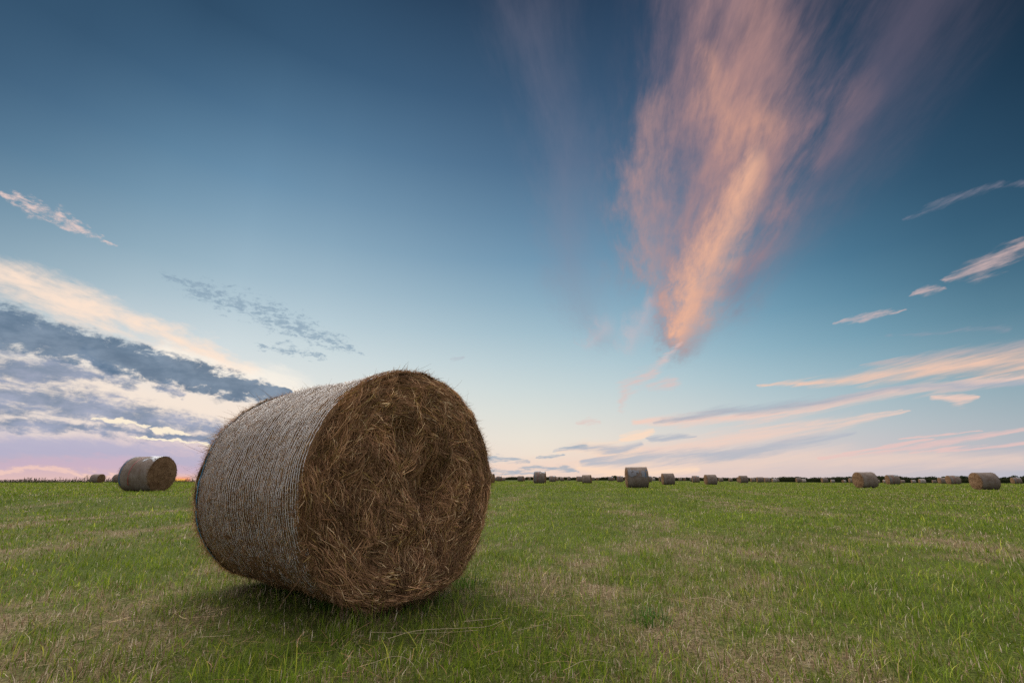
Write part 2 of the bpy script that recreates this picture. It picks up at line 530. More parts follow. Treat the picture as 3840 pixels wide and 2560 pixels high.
def face_strands(n, sgn, lo=.04, hi=.17, wlo=.0011, whi=.0024, lift=.03, bright=1.0, hang=.35, K=6, per=45, curl=1.1):
    """stalks laid in overlapping tufts that follow the winding at the rim and hang and tangle inside"""
    nc = max(1, n // per)
    qc = np.sqrt(rng.random(nc)); tc = rng.uniform(0, 2 * math.pi, nc)
    ac, bc = qc * np.sin(tc), qc * np.cos(tc)
    tang = np.arctan2(-np.sin(tc), np.cos(tc))
    flow = (fbm(ac * 2.2 + 40, bc * 2.2 + 13, 2) - .5) * 5.0
    ang_in = np.where(rng.random(nc) < hang, math.pi / 2 + rng.normal(0, .25, nc), tang + flow + rng.normal(0, .4, nc))
    rimw = np.clip((qc - .60) / .22, 0, 1)
    angc = np.where(rng.random(nc) < rimw * .9, tang + rng.normal(0, .2, nc), ang_in)
    lenc = rng.uniform(lo, hi, nc)
    offc = rng.random(nc) ** 1.4 * lift
    colc = rng.uniform(.45, 1.45, nc) * np.where(rng.random(nc) < .1, 1.5, 1) * (.6 + .8 * fbm(ac * 5 + 3, bc * 5 + 8, 3))
    curvc = rng.normal(0, curl, nc)
    sprd = rng.uniform(.08, .4, nc)
    i = rng.integers(0, nc, n)
    wdt = rng.uniform(.018, .05, nc)[i]
    ang = angc[i] + rng.normal(0, 1, n) * sprd[i]
    lx, ly = rng.normal(0, 1, n) * lenc[i] * .35, rng.normal(0, 1, n) * wdt
    a0 = ac[i] + (np.cos(angc[i]) * lx - np.sin(angc[i]) * ly) / RB
    b0 = bc[i] + (np.sin(angc[i]) * lx + np.cos(angc[i]) * ly) / RB
    q0 = np.hypot(a0, b0); f0 = np.minimum(1, 1 / np.maximum(q0, 1e-6)); a0, b0 = a0 * f0, b0 * f0
    ln = lenc[i] * rng.uniform(.35, 1.1, n)
    curv = curvc[i] + rng.normal(0, 1.0, n)
    s = np.linspace(-.5, .5, K)[None, :] * ln[:, None]
    an = ang[:, None] + curv[:, None] * s
    # some stalks are kinked
    kink = (rng.random(n) < .12)[:, None] * (s > 0) * rng.normal(0, .9, (n, 1))
    an = an + kink
    da, db = np.cos(an), np.sin(an)
    step = (ln / (K - 1))[:, None]
    a = a0[:, None] + (np.cumsum(da, 1) - da[:, :1]) * step / RB - ln[:, None] * .5 * np.cos(ang)[:, None] / RB
    b_ = b0[:, None] + (np.cumsum(db, 1) - db[:, :1]) * step / RB - ln[:, None] * .5 * np.sin(ang)[:, None] / RB
    rr = np.hypot(a, b_)
    lim = 1.0 + rng.uniform(-.01, .03, n)[:, None]
    f = np.minimum(1, lim / np.maximum(rr, 1e-6)); a, b_ = a * f, b_ * f
    # tufts bulge in the middle and tuck in at the root
    bulge = np.sin(np.clip(s / ln[:, None] + .5, 0, 1) * math.pi)
    off = offc[i][:, None] * (.25 + .75 * bulge) * np.exp(-(ly / (wdt * 1.6)) ** 2)[:, None] + rng.random((n, 1)) ** 2 * .012 + rng.normal(0, .006, (n, 1)) * (s / ln[:, None] * 2) + .001
    over = np.clip(rr - .93, 0, .2)
    C = face_point(a, b_, off - over * .22, sgn)
    wd = rng.uniform(wlo, whi, n) * np.where(rng.random(n) < .07, 1.9, 1.0)
    V, F = ribbons(C, (wd[:, None] * np.ones((1, K))) * np.array([.6, 1, 1, 1, 1, .5])[None, :K],
                   norm(np.stack([rng.normal(0, .45, (n, K)) * .3, sgn * -db, da], -1)))
    c = hay_colour(n, bright) * colc[i][:, None]
    return V, F, np.repeat(c, 2 * K, 0)


def side_strands(n, R=RB, L=LB, lo=.015, hi=.06, K=3, off0=.002, off1=.009, bias_bottom=1.0, bright=1.0, spread=.5):
    x = rng.uniform(-L / 2 + .01, L / 2 - .01, n)
    th = rng.uniform(0, 2 * math.pi, n)
    keep = rng.random(n) < (.35 + .65 * bias_bottom * (.5 - .5 * np.cos(th)) + .5 * (fbm(x * 9, th * 5, 2) > .6))
    x, th = x[keep], th[keep]; n = len(x)
    ang = math.pi / 2 + rng.normal(0, spread, n)
    ln = rng.uniform(lo, hi, n)
    s = np.linspace(-.5, .5, K)[None, :] * ln[:, None]
    xx = x[:, None] + np.cos(ang)[:, None] * s
    tt = th[:, None] + np.sin(ang)[:, None] * s / R + rng.normal(0, .3, (n, 1)) * s * s
    off = rng.uniform(off0, off1, n)[:, None] + rng.normal(0, .004, (n, 1)) * (s / ln[:, None] * 2) - .0
    C = side_point(np.clip(xx, -L / 2, L / 2), tt, off)
    side = np.stack([np.sin(ang)[:, None] + 0 * tt, -np.cos(ang)[:, None] * np.cos(tt), np.cos(ang)[:, None] * np.sin(tt)], -1)
    V, F = ribbons(C, rng.uniform(.0011, .0024, n)[:, None] * np.ones((1, K)), norm(side))
    return V, F, np.repeat(hay_colour(n, bright), 2 * K, 0)


def wisps(n, x_fn, K=6, lo=.02, hi=.12, out=.6, bright=.9, thr=None, wid=(.0008, .0018)):
    """loose stalks that stick out of the rim or the top"""
    th = rng.uniform(0, 2 * math.pi, n) if thr is None else rng.uniform(thr[0], thr[1], n)
    x = x_fn(n)
    ln = rng.uniform(lo, hi, n) * rng.random(n) ** .6
    P0 = side_point(x, th, -.008)
    e_r = np.stack([0 * th, np.sin(th), np.cos(th)], -1)
    e_t = np.stack([0 * th, np.cos(th), -np.sin(th)], -1)
    e_x = np.array([[1., 0, 0]])
    ud = norm(e_r * (out * rng.random((n, 1)) + .08) + e_t * rng.normal(0, 1, (n, 1)) + e_x * np.sign(x)[:, None] * np.abs(rng.normal(0, .35, (n, 1))))
    bd = norm(rng.normal(0, 1, (n, 3)) + np.array([[0, 0, -.8]]))
    t = np.linspace(0, 1, K)[None, :, None]
    C = P0[:, None, :] + ud[:, None, :] * ln[:, None, None] * t + bd[:, None, :] * (ln * rng.uniform(.05, .45, n))[:, None, None] * t ** 2
    sd = norm(np.cross(ud, rng.normal(0, 1, (n, 3))))[:, None, :].repeat(K, 1)
    C[..., 2] = np.maximum(C[..., 2], .004)
    V, F = ribbons(C, rng.uniform(wid[0], wid[1], n)[:, None] * np.array([1, 1, 1, .9, .7, .4])[None, :K], sd)
    return V, F, np.repeat(hay_colour(n, bright), 2 * K, 0)


def ring_ribbon(xc, width, off, n=420, jit=.002, z0=0):
    th = np.linspace(0, 2 * math.pi, n, endpoint=False)
    xs = xc + (vnoise(th * 6 + xc * 97, th * 0 + xc * 31) - .5) * jit * 4 + (vnoise(th * 1.3 + 5, th * 0 + xc * 2.1) - .5) * .012
    o = off(th) if callable(off) else off
    A = side_point(xs - width / 2, th, o); B = side_point(xs + width / 2, th, o)
    V = np.stack([A, B], 1).reshape(-1, 3)
    i = np.arange(n); j = (i + 1) % n
    return V, np.stack([i * 2, j * 2, j * 2 + 1, i * 2 + 1], -1)


def cat(parts):
    Vs, Fs, Cs, k = [], [], [], 0
    for p in parts:
        Vs.append(p[0]); Fs.append(p[1] + k); k += len(p[0])
        if len(p) > 2: Cs.append(p[2])
    return np.concatenate(Vs), np.concatenate(Fs), (np.concatenate(Cs) if Cs else None)


def big_bale():
    gz = float(terrain(np.array([NEAR[0]]), np.array([NEAR[1]]))[0])
    root = empty('hay_bale', (NEAR[0], NEAR[1], gz - .012), R2(NEAR[2]))
    tag(root, 'huge foreground hay bale wrapped in white net, its ragged brown end facing the viewer', 'hay bale', 'round hay bales on the field')
    # body
    xs = np.linspace(-LB / 2 + .004, LB / 2 - .004, 90)
    th = np.linspace(0, 2 * math.pi, 300, endpoint=False)
    T, X = np.meshgrid(th, xs, indexing='ij')
    V = side_point(X, T, 0).reshape(-1, 3)
    body = mesh_obj('hay_body', V, grid_faces(300, 90, True)[:, ::-1], M_CORE, root)
    V, F, c = cat([side_strands(34000, bright=1.15, off0=-.001, off1=.0065), side_strands(11000, bright=1.4, lo=.01, hi=.035, off0=.003, off1=.012, spread=.9),
                   [wisps(700, lambda n: rng.uniform(-LB / 2, LB / 2, n), lo=.015, hi=.05, out=.8, bright=.8, K=6)][0]])
    mesh_obj('chaff', V, F, M_STRAND, body, col=c, smooth=False)
    # net
    parts = []
    nt = 64
    x0, x1 = -LB / 2 + .05, LB / 2 - .028
    xcs = np.linspace(x0, x1, nt)

    def off(th, xc=0.0):
        return .0046 + .0036 * np.cos(th) + .0026 * (vnoise(th * 21, xc * 26 + 50 + th * 0) - .5) * 2 - .003 * np.clip(-np.cos(th) + .1, 0, 1)
    for i, xc in enumerate(xcs):
        ph = rng.random() * 50
        V, F = ring_ribbon(xc, .0034, lambda th: off(th, xc) + .002 * (vnoise(th * 9 + ph, th * 0 + ph) - .5))
        k = .68 + .2 * rng.random()
        parts.append((V, F, np.tile(np.array([[k, k * 1.0, k * 1.01]]), (len(V), 1))))
    # the zigzag lacing between neighbouring threads
    gap = xcs[1] - xcs[0]
    m = 190
    tz = np.linspace(0, 2 * math.pi, m * 2 + 1)
    for i in range(nt - 1):
        xa = np.where(np.arange(len(tz)) % 2 == 0, xcs[i], xcs[i + 1]) + (vnoise(tz * 1.3 + 5, tz * 0 + xcs[i] * 2.1) - .5) * .012
        tj = tz + rng.random() * .1 + rng.normal(0, .004, len(tz))
        P = side_point(xa, tj, off(tj, xcs[i]) + .001)
        C = np.stack([P[:-1], P[1:]], 1)
        nrm = np.stack([0 * tj, np.sin(tj), np.cos(tj)], -1)[:-1]
        sd = norm(np.cross(C[:, 1] - C[:, 0], nrm))[:, None, :].repeat(2, 1)
        keep = rng.random(len(C)) < .5
        V, F = ribbons(C[keep], np.full((keep.sum(), 2), .0011), sd[keep])
        parts.append((V, F, np.full((len(V), 3), .6)))
    V, F, c = cat(parts)
    net = mesh_obj('net_wrap', V, F, M_NET, root, col=c, smooth=False)
    ps = [(*ring_ribbon(-LB / 2 + .040 + d, .010, .009), ) for d in (0, .011)]
    ps = [(v, f, np.tile(np.array([[.04, .27, .46]]), (len(v), 1))) for v, f in ps]
    V, F, c = cat(ps)
    mesh_obj('blue_edge_thread', V, F, M_NET, net, col=c, smooth=False)
    # the two cut ends
    for sgn, n in ((1, 64000), (-1, 12000)):
        V, F = face_mesh(sgn)
        e = mesh_obj('cut_end', V, F, M_CORE, root)
        V, F, c = cat([face_strands(n, sgn, .06, .20, .0013, .0029, .06, 1.5, .5), face_strands(int(n * .10), sgn, .1, .24, .0014, .0030, .06, 1.8, .6, per=9)])
        mesh_obj('hay_strands', V, F, M_STRAND, e, col=c, smooth=False)
        if sgn == 1:
            V, F, c = face_strands(110, sgn, .16, .36, .0013, .0022, .05, 1.8, .8, per=1, curl=.9)
            mesh_obj('long_loose_stalks', V, F, M_STRAND, e, col=c, smooth=False)
    # ragged rims
    fx = lambda n: LB / 2 - .012 - np.abs(rng.normal(0, .012, n))
    bx = lambda n: -LB / 2 + .012 + np.abs(rng.normal(0, .016, n))
    V, F, c = cat([wisps(9000, fx, lo=.02, hi=.075, out=.26, bright=1.5), wisps(1100, fx, lo=.03, hi=.10, out=.7), wisps(40, fx, lo=.1, hi=.2, out=.9)])
    mesh_obj('rim_fringe', V, F, M_STRAND, root, col=c, smooth=False)
    V, F, c = cat([wisps(16000, bx, lo=.02, hi=.085, out=.6, bright=1.9), wisps(1200, bx, lo=.04, hi=.15, out=.8, bright=.9), wisps(120, bx, lo=.12, hi=.26, out=1.2)])
    mesh_obj('rim_fringe', V, F, M_STRAND, root, col=c, smooth=False)
    return gz


big_bale()


# ------------------------------------------------------------------ the other bales
def net_far_mat(name, pale):
    m, nt, out = new_mat(name)
    b = NB(nt)
    o = b.coord('Object')
    sx = b.sep(o)
    st = b.math('SINE', b.math('MULTIPLY', sx[0], 2 * math.pi / .03))
    n1 = b.noise(b.vec('MULTIPLY', o, (60, 9, 9)), 1.0, 5, .75)
    n2 = b.noise(o, 3.1, 4, .6)
    n3 = b.noise(o, 45, 3, .7)
    v = b.math('ADD', b.math('MULTIPLY', st, .10), b.math('ADD', n1, b.math('MULTIPLY', b.math('SUBTRACT', n2, .5), .8)))
    c = b.mix(b.ss(v, .15, .85), (.115, .078, .052), pale)
    c = b.mix(b.ss(n3, .55, .75, 0, .6), c, (.09, .055, .035))
    # every bale weathers a little differently
    oi = nt.nodes.new('ShaderNodeObjectInfo')
    c = b.vec('MULTIPLY', c, b.comb(b.ss(oi.outputs['Random'], 0, 1, .82, 1.12), b.ss(oi.outputs['Random'], 0, 1, .82, 1.1), b.ss(oi.outputs['Random'], 0, 1, .84, 1.08)))
    b.principled(out, c, .85, b.bump(b.math('ADD', n1, n3), .5, .01), .1)
    return m


def end_far_mat():
    m, nt, out = new_mat('cut_hay_end')
    b = NB(nt)
    o = b.coord('Object')
    s = b.sep(b.vec('SUBTRACT', o, (0, 0, .61)))
    rad = b.math('SQRT', b.math('ADD', b.math('MULTIPLY', s[1], s[1]), b.math('MULTIPLY', s[2], s[2])))
    an = b.math('ARCTAN2', s[1], s[2])
    v = b.comb(b.math('MULTIPLY', rad, 26), b.math('MULTIPLY', an, 2.2), 0)
    n1 = b.noise(v, 1.0, 5, .75, 1.2)
    n2 = b.noise(o, 5, 4, .65)
    c = b.ramp(b.math('ADD', b.math('MULTIPLY', n1, .6), b.math('MULTIPLY', n2, .5)), [(.38, (.06, .028, .013)), (.55, (.17, .10, .055)), (.75, (.30, .19, .11))])
    b.principled(out, c, .95, b.bump(n1, 1.0, .03), .05)
    return m


M_NETFAR = [net_far_mat('weathered_net', (.235, .205, .185)), net_far_mat('bleached_net', (.42, .40, .385))]
M_ENDFAR = end_far_mat()
RF, LF = .625, 1.28


def far_parts(seed, nth=64, lump=.012):
    """local: axis along x, ground at z=0"""
    L, R = LF, RF
    zc = R - .03
    xs = np.array([-1, -.985, -.94, -.8, -.5, -.2, .1, .4, .7, .94, .985, 1]) * (L / 2)
    th = np.linspace(0, 2 * math.pi, nth, endpoint=False)
    T, X = np.meshgrid(th, xs, indexing='ij')
    r = R * (1 - .02 * (np.abs(X) / (L / 2)) ** 12) + lump * 2 * (fbm(X * 3 + seed * 7, np.cos(T) * 2 + seed * 3 + 10, 3) + fbm(X * 3 + 4, np.sin(T) * 2 + seed * 5, 3) - 1)

    def s(V):
        V[..., 2] = np.where(V[..., 2] < .03, .03 + (V[..., 2] - .03) * .3, V[..., 2]); return V
    V = s(np.stack([X, r * np.sin(T), zc + r * np.cos(T)], -1)).reshape(-1, 3)
    side = (V, grid_faces(nth, len(xs), True)[:, ::-1])
    ends = []
    for sg in (1, -1):
        q = np.array([.001, .15, .3, .45, .6, .75, .88, .96, 1.0])
        T2, Q = np.meshgrid(th, q, indexing='ij')
        r1 = (r[:, -1] if sg > 0 else r[:, 0])[:, None]
        yy, zz = Q * np.sin(T2) * r1, Q * np.cos(T2) * r1
        bx = .07 * (1 - Q ** 3) + .05 * (fbm(yy * 5 + seed + 20, zz * 5 + sg + 20, 3) - .5) * (1 - Q ** 6)
        Ve = s(np.stack([sg * (L / 2 - .002 + bx), yy, zc + zz], -1)).reshape(-1, 3)
        Fe = grid_faces(nth, len(q), True)
        ends.append((Ve, Fe if sg > 0 else Fe[:, ::-1]))
    return side, ends


def fringe_far(n, seed):
    """short ragged stalks on both rims of a mid-distance bale"""
    th = rng.uniform(0, 2 * math.pi, n)
    sg = rng.choice([-1, 1], n)
    q = np.where(rng.random(n) < .45, 1.0, np.sqrt(rng.random(n)))
    P = np.stack([sg * (LF / 2 + .06 * (1 - q ** 3) - .01), q * RF * np.sin(th) * .985, RF - .03 + q * RF * np.cos(th) * .985], -1)
    rad = np.stack([0 * th, np.sin(th), np.cos(th)], -1)
    tg = np.stack([0 * th, np.cos(th), -np.sin(th)], -1)
    d = norm(rad * rng.uniform(-.2, .5, (n, 1)) * (q[:, None] > .9) + tg * rng.normal(0, 1, (n, 1)) + rng.normal(0, .3, (n, 3)))
    ln = rng.uniform(.03, .13, n)
    t = np.linspace(0, 1, 3)[None, :, None]
    C = P[:, None, :] + d[:, None, :] * ln[:, None, None] * t + np.array([0, 0, -1.]) * (ln * .25)[:, None, None] * t ** 2
    C[..., 2] = np.maximum(C[..., 2], .01)
    sd = norm(np.cross(d, rng.normal(0, 1, (n, 3))))[:, None, :].repeat(3, 1)
    V, F = ribbons(C, rng.uniform(.003, .007, n)[:, None] * np.ones((1, 3)), sd)
    return V, F, np.repeat(hay_colour(n, 1.0), 6, 0)


PROTO = {}


def make_proto(kind, seed, net, fr):
    """kind full: net_wrap + two cut_end (> ragged_hay); kind tiny: one mesh"""
    side, ends = far_parts(seed)
    if kind == 'full':
        root = empty('hay_bale')
        mesh_obj('net_wrap', side[0], side[1], M_NETFAR[net], root)
        for e in ends:
            mesh_obj('cut_end', e[0], e[1], M_ENDFAR, root)
        V, F, c = fringe_far(fr, seed)
        mesh_obj('ragged_rim', V, F, M_STRAND, root, col=c, smooth=False)
        return root
    V, F, _ = cat([side, ends[0], ends[1]])
    n0 = len(side[1])
    mi = np.zeros(len(F), int); mi[n0:] = 1
    return mesh_obj('hay_bale', V, F, [M_NETFAR[net], M_ENDFAR], midx=mi)


def copy_tree(o, parent=None):
    c = o.copy(); COL.objects.link(c); c.parent = parent
    for ch in [q for q in bpy.data.objects if q.parent == o]: copy_tree(ch, c)
    return c


LABELS = {
    'L1': 'bale alone at left, red line round its net, rusty brown end facing right',
    'L2': 'small bale standing in front of the weeds at the far left edge of the field',
    'L3': 'small bale half hidden behind the left edge of the bale with the red line',
    'C0': 'distant bale partly hidden by the right edge of the huge foreground bale',
    'C1': 'small distant bale next right of the one peeping out behind the foreground bale',
    'C1b': 'tiny bale sliver between the two bales nearest the right edge of the foreground bale',
    'C2': 'tiny far bale, third one out from the right edge of the foreground bale',
    'C3': 'lone small bale midway between the foreground bale and the first square-looking bale',
    'C3b': 'tiny bale behind the right side of the lone small bale left of the square-looking one',
    'C4': 'tiny bale with its round brown end showing, just left of the first square-looking bale',
    'C5': 'square-looking bale seen side on, first mid-sized one right of the foreground bale',
    'C5b': 'bale almost wholly hidden behind the first square-looking mid-sized bale',
    'C6': 'small bale just right of the first square-looking mid-sized bale',
    'C7': 'tiny bale tucked behind the right edge of the small bale right of the square-looking one',
    'C8': 'small bale in mid gap between the two square-looking bales, nearer the left one',
    'C9': 'tiny far bale against the hedge, right one in the gap between the two square-looking bales',
    'C10': 'small bale touching the left side of the second square-looking bale',
    'C11': 'second square-looking side-on bale, left of the tallest distant one with blue torn net',
    'C12': 'tiny bale touching the right side of the second square-looking bale',
    'C13': 'tiny bale showing a round pale end, right of the second square-looking bale',
    'C14': 'small bale alone against the hedge between the second square-looking bale and the blue-netted one',
    'C15': 'tiny dark round-ended bale peeping out right of the small bale against the hedge',
    'C16': 'small bale immediately left of the tallest distant bale with blue torn net',
    'D1': 'tallest of the distant bales, side on, with torn pale and blue net over its side',
    'D2': 'small bale peeping out behind the right side of the bale with blue torn net',
    'D3': 'tiny pale bale by the hedge just right of the bale with blue torn net',
    'D4': 'small bale peeping out behind the left end of the mid-sized bale past the blue-netted one',
    'D5': 'mid-sized bale with narrow brown left end, next big one right of the blue-netted bale',
    'D5b': 'tiny bale sliver behind the right side of the first mid-sized bale past the blue-netted one',
    'D6': 'tiny pale bale by the hedge, left of a pair between two mid-sized bales',
    'D7': 'tiny low bale with rounded end, right of a pair between two mid-sized bales',
    'D8': 'small bale showing behind the left edge of a boxy small bale, centre right',
    'D9': 'boxy small bale just left of the third mid-sized bale beyond the blue-netted one',
    'D10': 'mid-sized bale with brown left end, second one right of the blue-netted bale',
    'D11': 'tiny bale at the right shoulder of the second mid-sized bale past the blue-netted one',
    'D12': 'tiny bale by the hedge, well clear of the second mid-sized bale past the blue-netted one',
    'D13': 'small bale mostly hidden behind the left end of a slightly larger bale mid-right',
    'D14': 'slightly larger bale that hides a second one behind its left end, mid-right',
    'D15': 'tiny pale bale just left of the two small bales standing close side by side',
    'E1': 'left one of two small bales standing close side by side before the hedge',
    'E2': 'right one of two small bales standing close side by side before the hedge',
    'E3': 'tiny pale bale overlapping a browner one, right of the side-by-side pair',
    'E3b': 'tiny browner bale showing from behind a pale one, right of the side-by-side pair',
    'E4': 'small bale touching a lower one at its right, alone before the long dark hedge',
    'E5': 'low bale touching the right side of a taller one before the long dark hedge',
    'E6': 'small bale before the dark hedge, second group left of the big brown-ended bale',
    'E7': 'low pale bale between a small bale and the tiny white-netted one, before the hedge',
    'E8': 'tiny white-netted bale, brown end facing right, left of the big brown-ended bale',
    'E9': 'bale mostly hidden behind the left shoulder of the big brown-ended bale',
    'E10': 'big brown-ended bale at right, its broad round left end in full view',
    'E11': 'tiny sliver of bale at the right side of the big brown-ended bale',
    'E12': 'tiny whitish bale peeping out left of the mid-sized bale at right',
    'F1': 'mid-sized bale next right of the big brown-ended bale, grey net and rusty left end',
    'F2': 'low pale bale touching the right side of the mid-sized bale by the big brown-ended one',
    'F3': 'smaller left one of two low pale bales under the first rounded tree at right',
    'F4': 'longer right one of two low pale bales under the first rounded tree at right',
    'F5': 'tiny low bale under the trees, just left of the overlapping pair at far right',
    'F6': 'left, half hidden one of the overlapping pair of bales at far right',
    'F7': 'right, nearer one of the overlapping pair of bales at far right',
    'F8': 'large long bale near the right border, wide brown end and sagging grey net',
    'F9': 'bale farthest right of all, small with brown left end under dark trees',
}


def place_bales():
    protos = {('full', i): make_proto('full', i + 1, 1 if i == 2 else 0, 1500) for i in range(2)}
    for i in range(2): protos[('tiny', i)] = make_proto('tiny', i + 5, 1 if i == 1 else 0, 0)
    used = set()
    pale = {'E8': 1, 'E12': 1, 'F3': 1, 'F4': 1, 'E5': 1, 'E7': 1, 'D3': 1, 'E3': 1, 'L1': 0}
    n = 0
    for i, (k, x, y, z, yaw) in enumerate(BALES):
        dist = math.hypot(x, y)
        kind = 'full' if dist < 150 else 'tiny'
        var = i % 2 if kind == 'full' else (1 if pale.get(k) else 0)
        key = (kind, var)
        p = protos[key]
        if key in used: o = copy_tree(p)
        else: o = p; used.add(key)
        gz = float(terrain(np.array([x]), np.array([y]))[0])
        o.location = (x, y, gz - .01)
        flip = 0
        o.rotation_euler = (0, 0, R2(yaw + flip))
        sc = 1 + .03 * math.sin(i * 2.3)
        o.scale = (sc, 1.03, 1.075)
        tag(o, LABELS[k], 'hay bale', 'round hay bales on the field')
        if k == 'L1': marks_left(o)
        if k == 'D1': marks_torn(o)


def patch_sheet(name, parent, mat, fn, nx=40, nt=60, x0=-.5, x1=.5, t0=-1., t1=1., off=.012, col=None):
    """a piece of sheet lying on the rounded side of a far bale; fn(x,th) -> keep mask"""
    xs = np.linspace(x0, x1, nx); th = np.linspace(t0, t1, nt)
    T, X = np.meshgrid(th, xs, indexing='ij')
    r = RF + off + .006 * (fbm(X * 9, T * 6, 3) - .5)
    V = np.stack([X, r * np.sin(T), RF - .03 + r * np.cos(T)], -1)
    F = grid_faces(nt, nx)[:, ::-1]
    Tc = (T[:-1, :-1] + T[1:, 1:]) / 2; Xc = (X[:-1, :-1] + X[1:, 1:]) / 2
    # grid_faces is ordered over (u,v) = (T,X)
    keep = fn(Xc, Tc).ravel()
    V = V.reshape(-1, 3)
    F = F[keep]
    # give the sheet a little thickness
    V2 = V - np.stack([0 * V[:, 0], V[:, 1], V[:, 2] - RF + .03], -1) * .008
    n = len(V)
    Vv = np.concatenate([V, V2]); Ff = np.concatenate([F, F[:, ::-1] + n])
    return mesh_obj(name, Vv, Ff, mat, parent, col=np.tile(np.array([col]), (len(Vv), 1)), smooth=True)


def marks_left(o):
    # the side facing the camera is at theta around -90..0 degrees (local -y is towards the camera)
    patch_sheet('red_net_line', o, M_NET, lambda x, t: np.abs(x - (-.10 + .05 * t + .04 * (fbm(t * 2, x * 0 + 3, 2) - .5))) < .016, 160, 80, -.4, .3, -2.2, .6, .008, (.30, .055, .05))
    patch_sheet('white_net_overlap', o, M_NET, lambda x, t: (fbm(x * 8 + 3, t * 5 + 2, 3) > .50 + .9 * np.abs(x - .25) * (x < .25) - .2 * (x > .1)) & (t > -.85 + .3 * vnoise(x * 7, x * 0)), 60, 60, -.55, .62, -.9, .5, .014, (.36, .38, .42))
    patch_sheet('blue_edge_thread', o, M_NET, lambda x, t: (x < -.555), 60, 80, -.6, -.5, -2.2, .6, .006, (.06, .14, .24))


def marks_torn(o):
    patch_sheet('torn_net', o, M_NET, lambda x, t: (fbm(x * 6 + 5, t * 4 + 2, 3) > .44) & (t < -.68 + .35 * (vnoise(x * 9 + 3, x * 0) - .5)) & (t > -1.5), 90, 60, -.56, .45, -1.6, -.4, .012, (.17, .175, .19))
    patch_sheet('blue_net_strip', o, M_NET, lambda x, t: (fbm(x * 9 + 1, t * 3 + 2, 3) > .42), 20, 60, .46, .60, -1.8, -.75, .016, (.04, .11, .19))


place_bales()


# ------------------------------------------------------------------ hedge, trees and weeds at the field edges
def leaves(P, size, cols, up=.2):
    n = len(P)
    nrm = norm(rng.normal(0, 1, (n, 3)) + np.array([[0, -.6, up]]))
    u = norm(np.cross(nrm, rng.normal(0, 1, (n, 3))))
    v = np.cross(nrm, u)
    s = size[:, None]
    Q = np.stack([P - u * s, P - v * s * .55, P + u * s, P + v * s * .55], 1).reshape(-1, 3)
    F = (np.arange(n) * 4)[:, None] + np.arange(4)[None, :]
    return Q, F, np.repeat(cols, 4, 0)


def leaf_cols(n, base=(.022, .034, .014), var=.8):
    k = rng.random((n, 1))
    return np.array([base]) * (.5 + 1.2 * k) * (1 + .25 * rng.normal(0, 1, (n, 1)) * np.array([[1, .6, .4]])).clip(.3, 2)


def on_ground(px, r):
    az = math.atan2((px - 1920) / F_PX, math.cos(PITCH) + math.sin(PITCH) * math.tan(PITCH))
    az = math.atan2(ray(px, 1800)[0], ray(px, 1800)[1])
    x, y = r * math.sin(az), r * math.cos(az)
    return x, y


HT = [(1600, 1793), (1780, 1792), (1900, 1790), (2000, 1790), (2100, 1789), (2140, 1790), (2240, 1792), (2300, 1788), (2480, 1790), (2540, 1792), (2690, 1792), (2800, 1794), (2900, 1792), (2960, 1790), (3040, 1794), (3100, 1793), (3170, 1790), (3200, 1789), (3300, 1788), (3370, 1789), (3420, 1794), (3480, 1793), (3540, 1795), (3600, 1794), (3700, 1795), (3800, 1792), (3840, 1790), (4100, 1788), (4600, 1790)]
HX = np.array([h[0] for h in HT], float); HY = np.array([h[1] for h in HT], float) - np.interp(HX, [1600, 2300, 2900, 3300], [1.0, 1.5, 2.5, 3.5])


